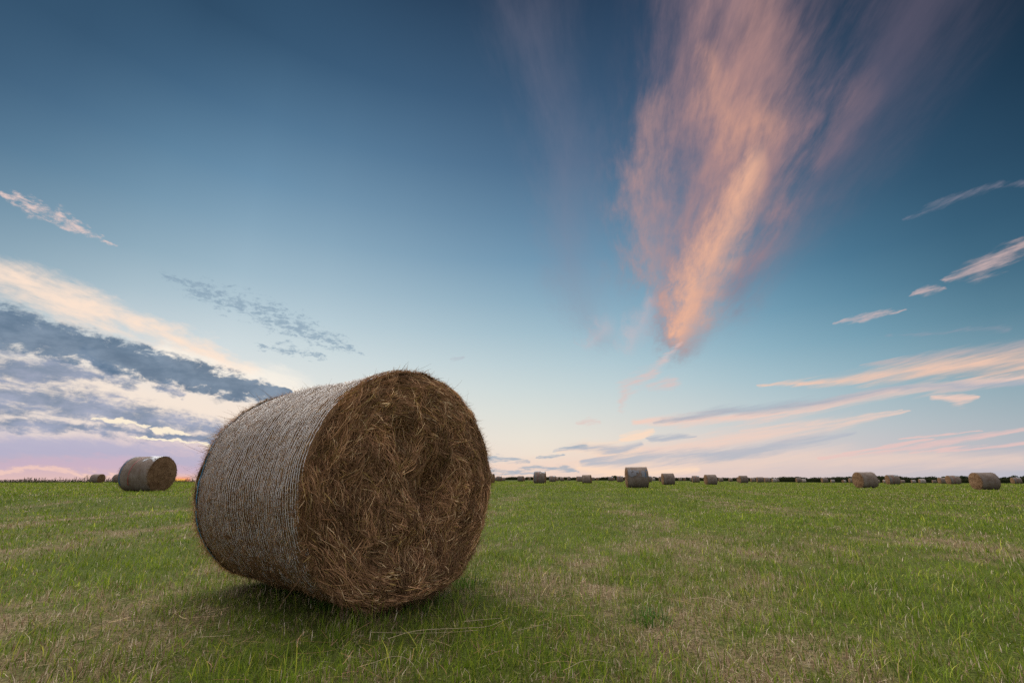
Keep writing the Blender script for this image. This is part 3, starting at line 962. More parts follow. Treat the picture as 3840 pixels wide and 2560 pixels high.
def hedge():
    R0 = 302.0
    root_xy = on_ground(2700, R0)
    n = 26000
    px = rng.uniform(1600, 4600, n)
    az = np.array([math.atan2(ray(p, 1800)[0], ray(p, 1800)[1]) for p in np.linspace(1600, 4600, 200)])
    az = np.interp(px, np.linspace(1600, 4600, 200), az)
    rr = R0 + rng.uniform(-1.4, 1.4, n)
    x, y = rr * np.sin(az), rr * np.cos(az)
    gz = terrain(x, y)
    top = np.interp(px, HX, HY) + (fbm(px * .09, px * 0 + 4, 3) - .5) * 5
    depth = R0 * np.cos(az)
    hgt = (CAM_H + (HORIZON - top) / F_PX * depth * math.cos(PITCH) / 1.0) - gz
    hgt = np.maximum(hgt, 1.1)
    u = rng.random(n) ** .75
    lat = np.sqrt(1 - np.clip(u, 0, 1) ** 3)
    rr = R0 + (rr - R0) * lat
    x, y = rr * np.sin(az), rr * np.cos(az)
    P = np.stack([x, y, gz + u * hgt], -1)
    V, F, c = leaves(P, rng.uniform(.14, .36, n), leaf_cols(n))
    V[:, 2] = np.maximum(V[:, 2], -3)
    root = mesh_obj('hedge', V, F, M_LEAF, col=c, smooth=False)
    tag(root, 'long low dark hedge closing the far side of the field behind the bales', 'hedge')
    # dense twiggy inside
    m = 500
    pxs = np.linspace(1600, 4600, m)
    azs = np.array([math.atan2(ray(p, 1800)[0], ray(p, 1800)[1]) for p in pxs])
    prof = [(-1.1, 0), (-1.2, .5), (-.8, .85), (0, .93), (.8, .85), (1.2, .5), (1.1, 0)]
    tops = np.interp(pxs, HX, HY) + (fbm(pxs * .09, pxs * 0 + 4, 3) - .5) * 5
    gx, gy = R0 * np.sin(azs), R0 * np.cos(azs)
    g = terrain(gx, gy)
    hh = np.maximum(CAM_H + (HORIZON - tops) / F_PX * R0 * np.cos(azs) * math.cos(PITCH) - g, 1.1)
    V = []
    for dr, hz in prof:
        rj = R0 + dr
        V.append(np.stack([rj * np.sin(azs), rj * np.cos(azs), g + hh * hz - .1], -1))
    V = np.stack(V, 1).reshape(-1, 3)
    m_, nt, out = new_mat('hedge_twigs')
    b = NB(nt)
    n1 = b.noise(b.coord('Object'), 1.6, 5, .7)
    b.principled(out, b.mix(b.ss(n1, .35, .65), (.010, .014, .006), (.03, .034, .014)), .95, b.bump(n1, 1, .3), .03)
    mesh_obj('branches', V, grid_faces(m, len(prof)), m_, root)
    return m_


M_TWIG = hedge()


def bark():
    m, nt, out = new_mat('tree_bark')
    b = NB(nt)
    n1 = b.noise(b.coord('Object'), 8, 4, .7)
    b.principled(out, b.mix(n1, (.03, .022, .015), (.09, .07, .05)), .95, None, .05)
    return m


M_BARK = bark()


def tree(px, top, wpx, label, r=306.0):
    x, y = on_ground(px, r)
    gz = float(terrain(np.array([x]), np.array([y]))[0])
    depth = y
    h = CAM_H + (HORIZON - top + 3.5) / F_PX * depth * math.cos(PITCH) - gz
    rad = wpx / F_PX * depth / 2 * 1.0
    root = empty('hedgerow_tree', (x, y, gz))
    tag(root, label, 'tree', 'dark trees behind the hedge')
    # trunk with limbs
    parts = []
    th = np.linspace(0, 2 * math.pi, 9)[:-1]

    def limb(p0, p1, r0, r1, k=5):
        p0, p1 = np.array(p0), np.array(p1)
        t = np.linspace(0, 1, k)
        ax = norm((p1 - p0)[None])[0]
        u = norm(np.cross(ax, [.3, 1, .2])[None])[0]; v = np.cross(ax, u)
        C = p0 + (p1 - p0) * t[:, None] + np.sin(t * 3)[:, None] * u * .05 * np.linalg.norm(p1 - p0)
        rr = (r0 + (r1 - r0) * t)[:, None, None]
        V = C[:, None, :] + rr * (np.cos(th)[None, :, None] * u + np.sin(th)[None, :, None] * v)
        V = V.transpose(1, 0, 2).reshape(-1, 3)
        parts.append((V, grid_faces(8, k, True)))
    limb((0, 0, -.3), (.1, 0, h * .55), .16, .09)
    for i in range(7):
        a = i * 2.4
        limb((.05, 0, h * (.22 + .04 * i)), (math.cos(a) * rad * .6, math.sin(a) * rad * .5, h * (.5 + .05 * i)), .07, .02)
    V, F, _ = cat(parts)
    mesh_obj('trunk', V, F, M_BARK, root)
    n = 2600
    nc = 16
    cc = np.stack([rng.uniform(-.72, .72, nc) * rad, rng.uniform(-.6, .6, nc) * rad, h * (.42 + .38 * rng.random(nc))], -1)
    cc[:, 2] -= (cc[:, 0] / rad) ** 2 * h * .22
    idx = rng.integers(0, nc, n)
    sp = norm(rng.normal(0, 1, (n, 3))) * (rng.random((n, 1)) ** .33)
    P = cc[idx] + sp * np.array([[rad * .33, rad * .33, h * .2]])
    P[:, 2] = np.clip(P[:, 2], .15, None)
    V, F, c = leaves(P, rng.uniform(.12, .3, n), leaf_cols(n, (.026, .042, .016)) * (.7 + .6 * rng.random((nc, 1)))[idx])
    mesh_obj('crown', V, F, M_LEAF, root, col=c, smooth=False)


for a in [
    (2305, 1786, 26, 'small rounded dark tree crown just left of the blue-netted bale, above the hedge'),
    (2985, 1790, 60, 'low dark tree bulging from the hedge left of centre right, behind a small bale pair'),
    (3290, 1787, 70, 'dark tree rising above the hedge behind the big brown-ended bale'),
    (3360, 1787, 54, 'dark tree above the hedge behind the mid-sized bale right of the brown-ended one'),
    (3482, 1788, 76, 'broad rounded dark tree above the two low pale bales at right'),
    (3548, 1788, 30, 'small dark tree peeping over the overlapping pair of bales'),
    (3614, 1785, 44, 'rounded dark tree between the overlapping pair of bales and the large long bale'),
    (3720, 1790, 70, 'low dark tree behind the large long bale near the right border'),
    (3822, 1785, 60, 'dark tree behind the bale farthest right'),
]: tree(*a)


def weeds():
    n = 1500
    px = rng.uniform(-500, 1420, n)
    r = rng.uniform(108, 116, n)
    # the stand is taller and denser in places
    clump = fbm(px * .018 + 2, px * 0 + 1, 3)
    keep = rng.random(n) < .35 + 1.2 * clump ** 2
    px, r, clump = px[keep], r[keep], clump[keep]; n = len(px)
    az = np.array([math.atan2(ray(p, 1800)[0], ray(p, 1800)[1]) for p in px])
    x, y = r * np.sin(az), r * np.cos(az)
    z = terrain(x, y)
    h = rng.uniform(.30, .70, n) * (.4 + 1.2 * clump) + .12
    h = np.where((px > 200) & (px < 420), h * 1.25, h)
    K = 4
    t = np.linspace(0, 1, K)[None, :]
    lean = rng.normal(0, .18, (n, 2)) * h[:, None]
    C = np.stack([x[:, None] + lean[:, :1] * t ** 2, y[:, None] + lean[:, 1:] * t ** 2, z[:, None] + h[:, None] * t], -1)
    sd = np.zeros((n, K, 3)); sd[..., 0] = np.cos(az)[:, None]; sd[..., 1] = -np.sin(az)[:, None]
    V, F = ribbons(C, (rng.uniform(.015, .03, n)[:, None] * (1 - .7 * t)), sd)
    c = np.repeat(np.array([[.07, .055, .03]]) * rng.uniform(.6, 1.5, (n, 1)), 2 * K, 0)
    # leaves and seed heads on every stalk
    m = 16
    tt = rng.uniform(.15, 1.0, (n, m))
    Pl = np.stack([x[:, None] + lean[:, :1] * tt ** 2, y[:, None] + lean[:, 1:] * tt ** 2, z[:, None] + h[:, None] * tt], -1)
    Pl = Pl + rng.normal(0, .07, Pl.shape) * (1.15 - tt[..., None])
    cl = np.where(rng.random((n * m, 1)) < .4, np.array([[.10, .06, .04]]), np.array([[.045, .055, .025]])) * rng.uniform(.5, 1.5, (n * m, 1))
    L = leaves(Pl.reshape(-1, 3), rng.uniform(.025, .07, n * m), cl)
    # low matted grass under them
    k = 9000
    px2 = rng.uniform(-500, 1460, k)
    az2 = np.interp(px2, np.linspace(-500, 1460, 100), [math.atan2(ray(p, 1800)[0], ray(p, 1800)[1]) for p in np.linspace(-500, 1460, 100)])
    r2 = rng.uniform(106, 117, k)
    x2, y2 = r2 * np.sin(az2), r2 * np.cos(az2)
    P2 = np.stack([x2, y2, terrain(x2, y2) + rng.random(k) * (.32 + .3 * fbm(px2 * .02, px2 * 0 + 6, 3))], -1)
    L2 = leaves(P2, rng.uniform(.05, .12, k), np.array([[.05, .055, .025]]) * rng.uniform(.4, 1.5, (k, 1)))
    V, F, c = cat([(V, F, c), L, L2])
    o = mesh_obj('weeds', V, F, M_LEAF, col=c, smooth=False)
    tag(o, 'tall brownish weeds and docks along the left edge of the field', 'weeds', kind='stuff')


weeds()


# ------------------------------------------------------------------ single straws dropped in front of the bale
def straw_stalk(pts, w, colr, label, group=None):
    P = np.array(pts, float)
    # smooth the polyline
    for _ in range(3):
        Q = np.empty((len(P) * 2 - 2, 3)); Q[0::2] = P[:-1] * .75 + P[1:] * .25; Q[1::2] = P[:-1] * .25 + P[1:] * .75
        P = np.concatenate([P[:1], Q, P[-1:]])
    gz = terrain(P[:, 0], P[:, 1])
    P[:, 2] += gz
    base = P[0].copy(); P = P - base
    k = len(P)
    t = norm(np.gradient(P, axis=0))
    u = norm(np.cross(t, np.array([0, 0, 1.])[None])); v = np.cross(t, u)
    th = np.linspace(0, 2 * math.pi, 6)[:-1]
    rr = (w / 2 * np.linspace(1, .6, k))[:, None, None]
    V = P[:, None, :] + rr * (np.cos(th)[None, :, None] * u[:, None, :] + np.sin(th)[None, :, None] * v[:, None, :])
    V = V.transpose(1, 0, 2).reshape(-1, 3)
    o = mesh_obj('straw_stalk', V, grid_faces(5, k, True), M_STRAND, col=np.tile(np.array([colr]), (len(V), 1)))
    o.location = base
    tag(o, label, 'straw', group)
    return o


pale = (.50, .41, .26)
G = 'single straws dropped on the grass'


def gp(px, py):
    d = ray(px, py); s = -(CAM_H - .05) / d[2]
    return [d[0] * s, d[1] * s]


def stalk_px(pts, label, w=.002, z=.05, c=pale):
    pp = []
    for q in pts:
        g = gp(q[0], q[1]); pp.append((g[0], g[1], q[2] if len(q) > 2 else z))
    straw_stalk(pp, w, c, label, G)


stalk_px([(1455, 2395), (1560, 2372, .065), (1760, 2362, .06), (1830, 2352), (1910, 2334, .07)], 'longest pale straw lying across the grass in front of the big bale', .0024)
stalk_px([(1385, 2368), (1600, 2370), (1795, 2362)], 'thin straw lying just along the upper side of the longest pale straw', .0016)
stalk_px([(1740, 2326), (1880, 2312)], 'short pale straw above the right end of the longest straw', .0024)
stalk_px([(1390, 2490), (1490, 2482, .07), (1545, 2482), (1590, 2520, .03)], 'bent straw with a kink near the bottom of the picture, below the bale', .0017)
stalk_px([(1945, 2362), (2060, 2356, .07)], 'short straw right of the end of the longest straw')
stalk_px([(2120, 2510), (2200, 2495, .07), (2290, 2487)], 'straw lying in the grass at bottom centre right', .0017)
stalk_px([(50, 2330), (150, 2300, .08), (255, 2262)], 'long pale straw lying in the dry grass at the lower left', .002)
stalk_px([(170, 2335), (240, 2312, .07)], 'short straw right below the long pale one at the lower left')
stalk_px([(740, 2388), (860, 2402, .07)], 'pale straw lying left of the shadow under the big bale', .0018)
stalk_px([(2590, 2245), (2680, 2262, .08), (2780, 2300)], 'thin straw drooping in the grass right of the dense green tuft', .0024)


def loose_hay():
    n = 420
    t = rng.uniform(0, 2 * math.pi, n)
    q = .55 + np.abs(rng.normal(0, .55, n))
    x = NEAR[0] + .35 + np.cos(t) * q * 1.2; y = NEAR[1] - .35 + np.sin(t) * q
    K = 5
    a = rng.uniform(0, 2 * math.pi, n); ln = rng.uniform(.04, .2, n)
    s = np.linspace(0, 1, K)[None, :] * ln[:, None]
    an = a[:, None] + rng.normal(0, 3, (n, 1)) * s
    X = x[:, None] + np.cumsum(np.cos(an), 1) * (ln / K)[:, None]; Y = y[:, None] + np.cumsum(np.sin(an), 1) * (ln / K)[:, None]
    Z = terrain(x, y)[:, None] + rng.uniform(.015, .05, (n, 1)) + rng.normal(0, .12, (n, 1)) * s
    C = np.stack([X, Y, np.maximum(Z, .005)], -1)
    sd = np.stack([-np.sin(an), np.cos(an), 0 * an], -1)
    V, F = ribbons(C, rng.uniform(.001, .002, n)[:, None] * np.ones((1, K)), sd)
    o = mesh_obj('loose_hay', V, F, M_STRAND, col=np.repeat(hay_colour(n, 1.6), 2 * K, 0), smooth=False)
    tag(o, 'short loose hay stalks shed on the grass around the big bale', 'loose hay', kind='stuff')


loose_hay()


# ------------------------------------------------------------------ a few rank tufts of greener grass
def tuft(px, py, n, rad, h, label, c1=(.05, .13, .02)):
    g = gp(px, py)
    z = float(terrain(np.array([g[0]]), np.array([g[1]]))[0])
    th = rng.uniform(0, 2 * math.pi, n)
    q = rad * np.sqrt(rng.random(n))
    x, y = q * np.cos(th), q * np.sin(th)
    hh = h * rng.uniform(.4, 1.1, n)
    bend = hh * rng.uniform(.2, .9, n)
    t = np.linspace(0, 1, 6)[None, :]
    ph = th + rng.normal(0, .7, n)
    C = np.stack([x[:, None] + np.cos(ph)[:, None] * bend[:, None] * t ** 1.8, y[:, None] + np.sin(ph)[:, None] * bend[:, None] * t ** 1.8,
                  hh[:, None] * (t - .25 * t ** 3)], -1)
    s = np.stack([-np.sin(ph), np.cos(ph), 0 * ph], -1)[:, None, :].repeat(6, 1)
    V, F = ribbons(C, rng.uniform(.003, .0055, n)[:, None] * (1 - .9 * t ** 2.5), s)
    k = rng.random((n, 1))
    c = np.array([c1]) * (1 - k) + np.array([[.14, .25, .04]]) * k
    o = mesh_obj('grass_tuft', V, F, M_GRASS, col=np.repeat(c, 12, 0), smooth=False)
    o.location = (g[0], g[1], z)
    tag(o, label, 'grass tuft', 'rank green tufts in the mown grass')


tuft(2430, 2290, 110, .10, .075, 'dense dark green tuft, the rankest one, right of the big bale at lower centre', (.03, .09, .015))
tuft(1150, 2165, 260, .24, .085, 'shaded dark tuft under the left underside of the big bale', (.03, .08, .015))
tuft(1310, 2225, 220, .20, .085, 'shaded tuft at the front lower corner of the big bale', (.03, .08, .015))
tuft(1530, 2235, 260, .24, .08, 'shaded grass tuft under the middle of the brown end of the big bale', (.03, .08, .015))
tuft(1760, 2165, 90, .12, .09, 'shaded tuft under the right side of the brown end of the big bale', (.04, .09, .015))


# ------------------------------------------------------------------ sky
def build_sky():
    w = bpy.data.worlds.new('World'); S.world = w
    w.use_nodes = True
    nt = w.node_tree; nt.nodes.clear()
    b = NB(nt)
    out = nt.nodes.new('ShaderNodeOutputWorld')
    D = b.vec('NORMALIZE', b.coord('Generated'))
    dx, dy, dz = b.sep(D)
    el = b.math('MULTIPLY', b.math('ARCSINE', dz), 180 / math.pi)
    az = b.math('MULTIPLY', b.math('ARCTAN2', dx, dy), 180 / math.pi)
    Q = b.comb(az, el, 0)

    # clear-sky colours, as seen at places in the photograph (2352 x 1568 grid)
    gx = [0, 300, 600, 1176, 1500, 1850, 2352]
    gy = [0, 200, 400, 600, 750, 850, 950, 1030, 1070, 1100]
    G = [
        [(44, 80, 110), (41, 77, 107), (37, 72, 102), (36, 63, 92), (36, 62, 92), (32, 60, 88), (18, 44, 66)],
        [(60, 100, 134), (61, 103, 137), (60, 103, 138), (50, 86, 120), (50, 84, 118), (40, 76, 108), (24, 58, 84)],
        [(92, 134, 163), (97, 142, 172), (98, 144, 177), (72, 112, 147), (66, 108, 144), (50, 92, 124), (33, 76, 104)],
        [(140, 172, 190), (145, 178, 196), (148, 183, 203), (106, 151, 182), (98, 148, 180), (70, 124, 156), (48, 98, 126)],
        [(190, 205, 212), (196, 213, 220), (192, 213, 222), (152, 188, 205), (138, 180, 202), (104, 160, 186), (88, 136, 158)],
        [(225, 220, 215), (235, 232, 226), (222, 230, 228), (190, 212, 218), (174, 204, 214), (145, 186, 202), (128, 166, 182)],
        [(225, 212, 212), (240, 226, 215), (240, 230, 218), (220, 226, 218), (208, 216, 214), (184, 203, 208), (160, 180, 188)],
        [(178, 168, 196), (205, 182, 200), (225, 200, 205), (242, 230, 210), (234, 218, 204), (212, 202, 202), (182, 184, 192)],
        [(205, 174, 190), (208, 176, 196), (222, 186, 196), (246, 222, 200), (234, 208, 196), (216, 198, 196), (190, 184, 196)],
        [(234, 190, 182), (236, 192, 182), (240, 188, 178), (240, 208, 192), (232, 202, 194), (214, 194, 192), (182, 186, 202)],
    ]
    Gl = np.array([[lin(c) for c in row] for row in G])
    lum = (Gl * np.array([.2126, .7152, .0722])).sum(-1, keepdims=True)
    Gl = lum + (Gl - lum) * .86
    sc = 2352 / 3840

    def base_at(a, e):
        a, e = R2(a), R2(e)
        d = np.array([math.sin(a) * math.cos(e), math.cos(a) * math.cos(e), math.sin(e)])
        f = d[1] * math.cos(PITCH) + d[2] * math.sin(PITCH)
        u = -d[1] * math.sin(PITCH) + d[2] * math.cos(PITCH)
        f = max(f, .12)
        px = (1920 + F_PX * d[0] / f) * sc; py = (1280 - F_PX * u / f) * sc
        tot, wt = np.zeros(3), 0
        sy = 14 if py > 1000 else 34
        for ox in (-2, -1, 0, 1, 2):
            for oy in (-2, -1, 0, 1, 2):
                g = math.exp(-(ox * ox + oy * oy) / 2.5)
                tot += g * base_px(px + ox * 75, py + oy * sy); wt += g
        return tuple(tot / wt)

    def base_px(px, py):
        px = min(max(px, gx[0]), gx[-1]); py = min(max(py, gy[0]), gy[-1])
        i = min(np.searchsorted(gy, py, side='right') - 1, len(gy) - 2); j = min(np.searchsorted(gx, px, side='right') - 1, len(gx) - 2)
        ty = (py - gy[i]) / (gy[i + 1] - gy[i]); tx = (px - gx[j]) / (gx[j + 1] - gx[j])
        return (Gl[i, j] * (1 - tx) + Gl[i, j + 1] * tx) * (1 - ty) + (Gl[i + 1, j] * (1 - tx) + Gl[i + 1, j + 1] * tx) * ty

    t01 = b.math('DIVIDE', el, 90.0)
    els = [0, 1.5, 3, 5, 8, 11, 14, 18, 22, 27, 32, 38, 45, 54, 66, 90]
    azs = [-60, -51, -42, -33, -24, -15, -6, 3, 12, 21, 30, 39, 48, 58]
    col = None
    for i, a in enumerate(azs):
        stops = [(e / 90, base_at(a, e)) for e in els]
        # overhead, outside the picture, the zenith is brightened to light the field
        stops[-2] = (66 / 90, tuple(ZEN_FILL[k] * .7 + stops[-3][1][k] * .3 for k in range(3)))
        stops[-1] = (1.0, ZEN_FILL)
        r = b.ramp(t01, stops)
        if col is None: col = r
        else: col = b.mix(b.ss(az, azs[i - 1], a) if False else b.math('DIVIDE', b.math('SUBTRACT', az, azs[i - 1]), a - azs[i - 1], clamp=True), col, r)

    # daytime sky plus an added fill colour for the half behind the viewer, blended in away from the picture's directions
    sky = nt.nodes.new('ShaderNodeTexSky'); sky.sky_type = 'NISHITA'; sky.sun_disc = False
    sky.sun_elevation = R2(FILL_EL); sky.sun_rotation = R2(FILL_AZ)
    sky.dust_density = 2.0
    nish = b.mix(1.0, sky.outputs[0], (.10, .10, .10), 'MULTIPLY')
    back = b.mix(1.0, nish, BACK_FILL, 'ADD')
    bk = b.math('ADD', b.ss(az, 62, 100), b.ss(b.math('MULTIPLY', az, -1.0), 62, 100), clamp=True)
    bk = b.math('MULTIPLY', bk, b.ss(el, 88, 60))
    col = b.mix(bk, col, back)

    # ---- noise fields
    def warp(P, sx, sy, ang, amp, detail=5, rough=.6, seed=0.0, scale=1.0):
        """P warped by noise stretched along direction ang (degrees)"""
        ca, sa = math.cos(R2(ang)), math.sin(R2(ang))
        x, y, _ = b.sep(P)
        u = b.math('ADD', b.math('MULTIPLY', x, ca * sx), b.math('MULTIPLY', y, sa * sx))
        v = b.math('ADD', b.math('MULTIPLY', x, -sa * sy), b.math('MULTIPLY', y, ca * sy))
        n1 = b.noise(b.comb(u, v, seed), scale, detail, rough)
        n2 = b.noise(b.comb(u, v, seed + 57.3), scale, detail, rough)
        return b.comb(b.math('MULTIPLY_ADD', b.math('SUBTRACT', n1, .5), amp, x), b.math('MULTIPLY_ADD', b.math('SUBTRACT', n2, .5), amp, y), 0)

    def field(P, sx, sy, ang, detail=5, rough=.6, seed=0.0, dist=0.0):
        ca, sa = math.cos(R2(ang)), math.sin(R2(ang))
        x, y, _ = b.sep(P)
        u = b.math('ADD', b.math('MULTIPLY', x, ca * sx), b.math('MULTIPLY', y, sa * sx))
        v = b.math('ADD', b.math('MULTIPLY', x, -sa * sy), b.math('MULTIPLY', y, ca * sy))
        return b.noise(b.comb(u, v, seed), 1.0, detail, rough, dist)

    grp = bpy.data.node_groups.new('cloud_stroke', 'ShaderNodeTree')
    for nm, ty in (('P', 'Vector'), ('A', 'Vector'), ('BA', 'Vector'), ('InvL2', 'Float'), ('W', 'Float'), ('DW', 'Float'), ('Prev', 'Float')):
        grp.interface.new_socket(nm, in_out='INPUT', socket_type='NodeSocket' + ty)
    grp.interface.new_socket('Mask', in_out='OUTPUT', socket_type='NodeSocketFloat')
    gi = grp.nodes.new('NodeGroupInput').outputs
    g_ = NB(grp)
    pa = g_.vec('SUBTRACT', gi[0], gi[1])
    t_ = g_.math('MULTIPLY', g_.vec('DOT_PRODUCT', pa, gi[2]), gi[3], clamp=True)
    dd = g_.vec('LENGTH', g_.vec('SUBTRACT', pa, g_.vec('SCALE', gi[2], s=t_)))
    m_ = g_.math('SUBTRACT', 1.0, g_.math('DIVIDE', dd, g_.math('MULTIPLY_ADD', t_, gi[5], gi[4])))
    go = grp.nodes.new('NodeGroupOutput')
    grp.links.new(g_.math('MINIMUM', g_.math('MAXIMUM', m_, gi[6]), 1.0), go.inputs[0])

    def strokes(P, lines):
        """lines: polylines of (x, y, width) in 2352-grid places; returns max of soft capsule masks"""
        res = None
        for ln in lines:
            pts = []
            for (x, y, wd) in ln:
                x, y, wd = x / sc, y / sc, wd / sc
                a = azel(x, y)
                pts.append((a[0], a[1], x, y, wd))
            for p, q in zip(pts[:-1], pts[1:]):
                A = (p[0], p[1], 0.0); BA = (q[0] - p[0], q[1] - p[1], 0.0)
                l2 = BA[0] ** 2 + BA[1] ** 2

                def wdeg(r):
                    ddx, ddy = q[3] - p[3], -(q[2] - p[2])
                    L = math.hypot(ddx, ddy)
                    e = azel(r[2] + ddx / L * r[4], r[3] + ddy / L * r[4])
                    return math.hypot(e[0] - r[0], e[1] - r[1])
                wa, wb = wdeg(p), wdeg(q)
                n = nt.nodes.new('ShaderNodeGroup'); n.node_tree = grp
                nt.links.new(P, n.inputs[0])
                n.inputs[1].default_value = A; n.inputs[2].default_value = BA; n.inputs[3].default_value = 1 / l2
                n.inputs[4].default_value = wa; n.inputs[5].default_value = wb - wa
                if res is not None: nt.links.new(res, n.inputs[6])
                res = n.outputs[0]
        return res

    def over(col, mask, c):
        return b.mix(mask, col, c if not isinstance(c, tuple) else lin(c))

    def dens(m, n, amp, lo, hi, top=1.0):
        """mask shaped by noise"""
        k = b.math('MULTIPLY', b.math('MINIMUM', b.math('MULTIPLY', m, 3.0), 1.0), amp)
        return b.ss(b.math('MULTIPLY_ADD', b.math('SUBTRACT', n, .5), k, m), lo, hi, 0, top)

    def wisps_sky(col):
        # small wisps on the blue
        R2w = warp(Q, .3, 1.2, 8, 1.5, 5, .62, 15.0)
        s2 = field(Q, .4, 2.2, 9, 5, .62, 16.0)
        m = strokes(R2w, [[(2170, 648, 6), (2240, 620, 30), (2290, 598, 32), (2352, 568, 26), (2420, 545, 12)], [(2095, 677, 5), (2130, 669, 14), (2175, 661, 5)], [(1915, 740, 3), (1985, 731, 12), (2080, 711, 4)], [(1425, 940, 10), (1440, 890, 30), (1470, 870, 32), (1500, 855, 20), (1565, 785, 6)], [(1490, 890, 14), (1545, 878, 24)], [(1325, 970, 5), (1352, 968, 12), (1378, 968, 5)]])
        col = over(col, dens(m, s2, 2.8, .0, 1.7, .72), (226, 192, 186))
        m = strokes(R2w, [[(2075, 503, 6), (2160, 468, 20), (2270, 430, 16), (2400, 410, 8)], [(2040, 772, 5), (2310, 753, 14)], [(1005, 834, 3), (1035, 828, 9), (1065, 820, 3)], [(920, 803, 5), (985, 783, 18)]])
        col = over(col, dens(m, s2, 3.0, .1, 1.8, .34), (170, 160, 174))
        return col

    base = col

    # ================= high cirrus plume (streaks of a sheet overhead: parallel lines on a plane)
    zz = b.math('MAXIMUM', dz, .05)
    Pl = b.comb(b.math('DIVIDE', dx, zz), b.math('DIVIDE', dy, zz), 0)
    pw = warp(Pl, 1.1, 1.1, 0, .16, 2, .5, 4.4)
    st1 = field(pw, 1.5, 5.5, 90 - 15, 6, .62, 1.0)
    st2 = field(pw, 3.6, 16.0, 90 - 14, 5, .68, 7.0)
    bl = field(pw, 1.5, 2.6, 90 - 15, 4, .6, 9.0)
    stk = b.math('MULTIPLY_ADD', st1, .45, b.math('MULTIPLY_ADD', st2, .30, b.math('MULTIPLY', bl, .25)))
    Qw = warp(Q, .10, .10, 0, 3.4, 2, .5, 2.0)
    Qs = b.vec('ADD', Qw, b.vec('SCALE', (5.0, 0, 0), s=b.math('SUBTRACT', stk, .5)))
    m = strokes(Qs, [[(1545, 770, 90), (1590, 560, 230), (1630, 330, 290), (1680, 100, 290), (1700, -60, 300)]])
    col = over(col, dens(m, stk, 2.8, .0, 1.2, .66), (158, 130, 138))
    m = strokes(Qs, [[(1700, 660, 80), (1860, 420, 160), (2040, 130, 210), (2160, -60, 220)]])
    col = over(col, dens(m, stk, 2.4, .0, 1.35, .36), (128, 112, 130))
    m = strokes(Qs, [[(1370, 780, 60), (1300, 600, 110), (1300, 340, 150), (1230, 60, 190)]])
    col = over(col, dens(m, stk, 2.6, .05, 1.5, .30), (142, 134, 152))
    m = strokes(Qs, [[(1555, 775, 50), (1590, 690, 100), (1640, 540, 130), (1690, 400, 190), (1690, 260, 230), (1710, 120, 200), (1740, 10, 130)]])
    col = over(col, dens(m, stk, 3.6, .05, 1.85, .88), (202, 152, 138))
    m = strokes(Qs, [[(1552, 762, 40), (1580, 700, 78), (1630, 580, 84), (1690, 460, 76), (1740, 370, 50)]])
    col = over(col, dens(m, stk, 3.0, .05, 1.35, .90), (240, 184, 154))
    m = strokes(Qs, [[(1530, 700, 60), (1490, 560, 100), (1480, 400, 100), (1500, 250, 70)]])
    col = over(col, dens(m, stk, 4.4, .1, 2.0, .75), (200, 156, 146))
    m = strokes(Qs, [[(1630, 130, 60), (1640, 220, 90), (1690, 300, 100), (1760, 280, 90)]])
    col = over(col, dens(m, stk, 3.8, .15, 1.7, .72), (226, 168, 142))
    m = strokes(Qs, [[(1880, 350, 50), (1915, 290, 90), (1965, 200, 80)], [(1700, 640, 40), (1760, 590, 60), (1820, 500, 50)]])
    col = over(col, dens(m, stk, 3.6, .1, 2.0, .5), (170, 134, 136))
    m = strokes(Qs, [[(1430, 800, 40), (1460, 750, 60), (1490, 690, 40)], [(1340, 790, 30), (1380, 750, 50)]])
    col = over(col, dens(m, stk, 3.0, .1, 1.6, .6), (206, 186, 190))
    col = wisps_sky(col)
    high = col
    # ================= low streaky cloud, right
    col = base
    R1 = warp(Q, .10, .9, 9, 1.7, 6, .66, 11.0)
    sr = field(Q, .10, 1.3, 9, 7, .66, 12.0, .5)
    sr2 = field(Q, .3, 3.6, 8, 5, .66, 13.0, .3)
    sr = b.math('MULTIPLY_ADD', sr, .62, b.math('MULTIPLY', sr2, .38))
    m = strokes(R1, [[(1150, 1075, 30), (1400, 1060, 60), (1800, 1050, 50), (2352, 1060, 30)]])
    col = over(col, dens(m, sr, 1.8, .05, 1.2, .6), (242, 212, 194))
    m = strokes(R1, [[(1380, 1050, 18), (1600, 1020, 40), (1850, 985, 36), (2030, 955, 12), (2090, 944, 3)], [(1700, 990, 14), (2000, 952, 10), (2070, 941, 3)]])
    col = over(col, dens(m, sr, 2.8, .02, 1.5, .85), (242, 208, 192))
    m = strokes(R1, [[(1280, 1034, 8), (1340, 1026, 18), (1420, 1040, 34), (1480, 1060, 34)], [(1330, 1075, 14), (1450, 1085, 20), (1600, 1080, 14)], [(1430, 1008, 10), (1470, 1000, 14), (1500, 992, 8)]])
    col = over(col, dens(m, sr, 3.0, .05, 1.1, .9), (252, 220, 194))
    m = strokes(R1, [[(1340, 1064, 12), (1480, 1052, 26), (1700, 1036, 30), (1900, 1008, 18), (1970, 996, 5)], [(1490, 1008, 8), (1560, 1000, 12), (1600, 1000, 5)], [(1270, 1032, 5), (1330, 1026, 13), (1420, 1035, 20), (1470, 1020, 8)]])
    col = over(col, dens(m, sr, 2.8, .06, 1.1, .85), (178, 184, 196))
    m = strokes(R1, [[(1455, 968, 12), (1560, 967, 24), (1760, 952, 24), (2000, 908, 22), (2352, 868, 20)], [(2140, 915, 8), (2200, 920, 18), (2240, 915, 6)]])
    col = over(col, dens(m, sr, 2.8, .08, 1.2, .85), (244, 206, 190))
    m = strokes(R1, [[(1500, 970, 5), (1650, 948, 18), (1850, 926, 19), (2050, 895, 16), (2352, 880, 14)]])
    col = over(col, dens(m, sr, 2.6, .02, 1.35, .88), (166, 176, 190))
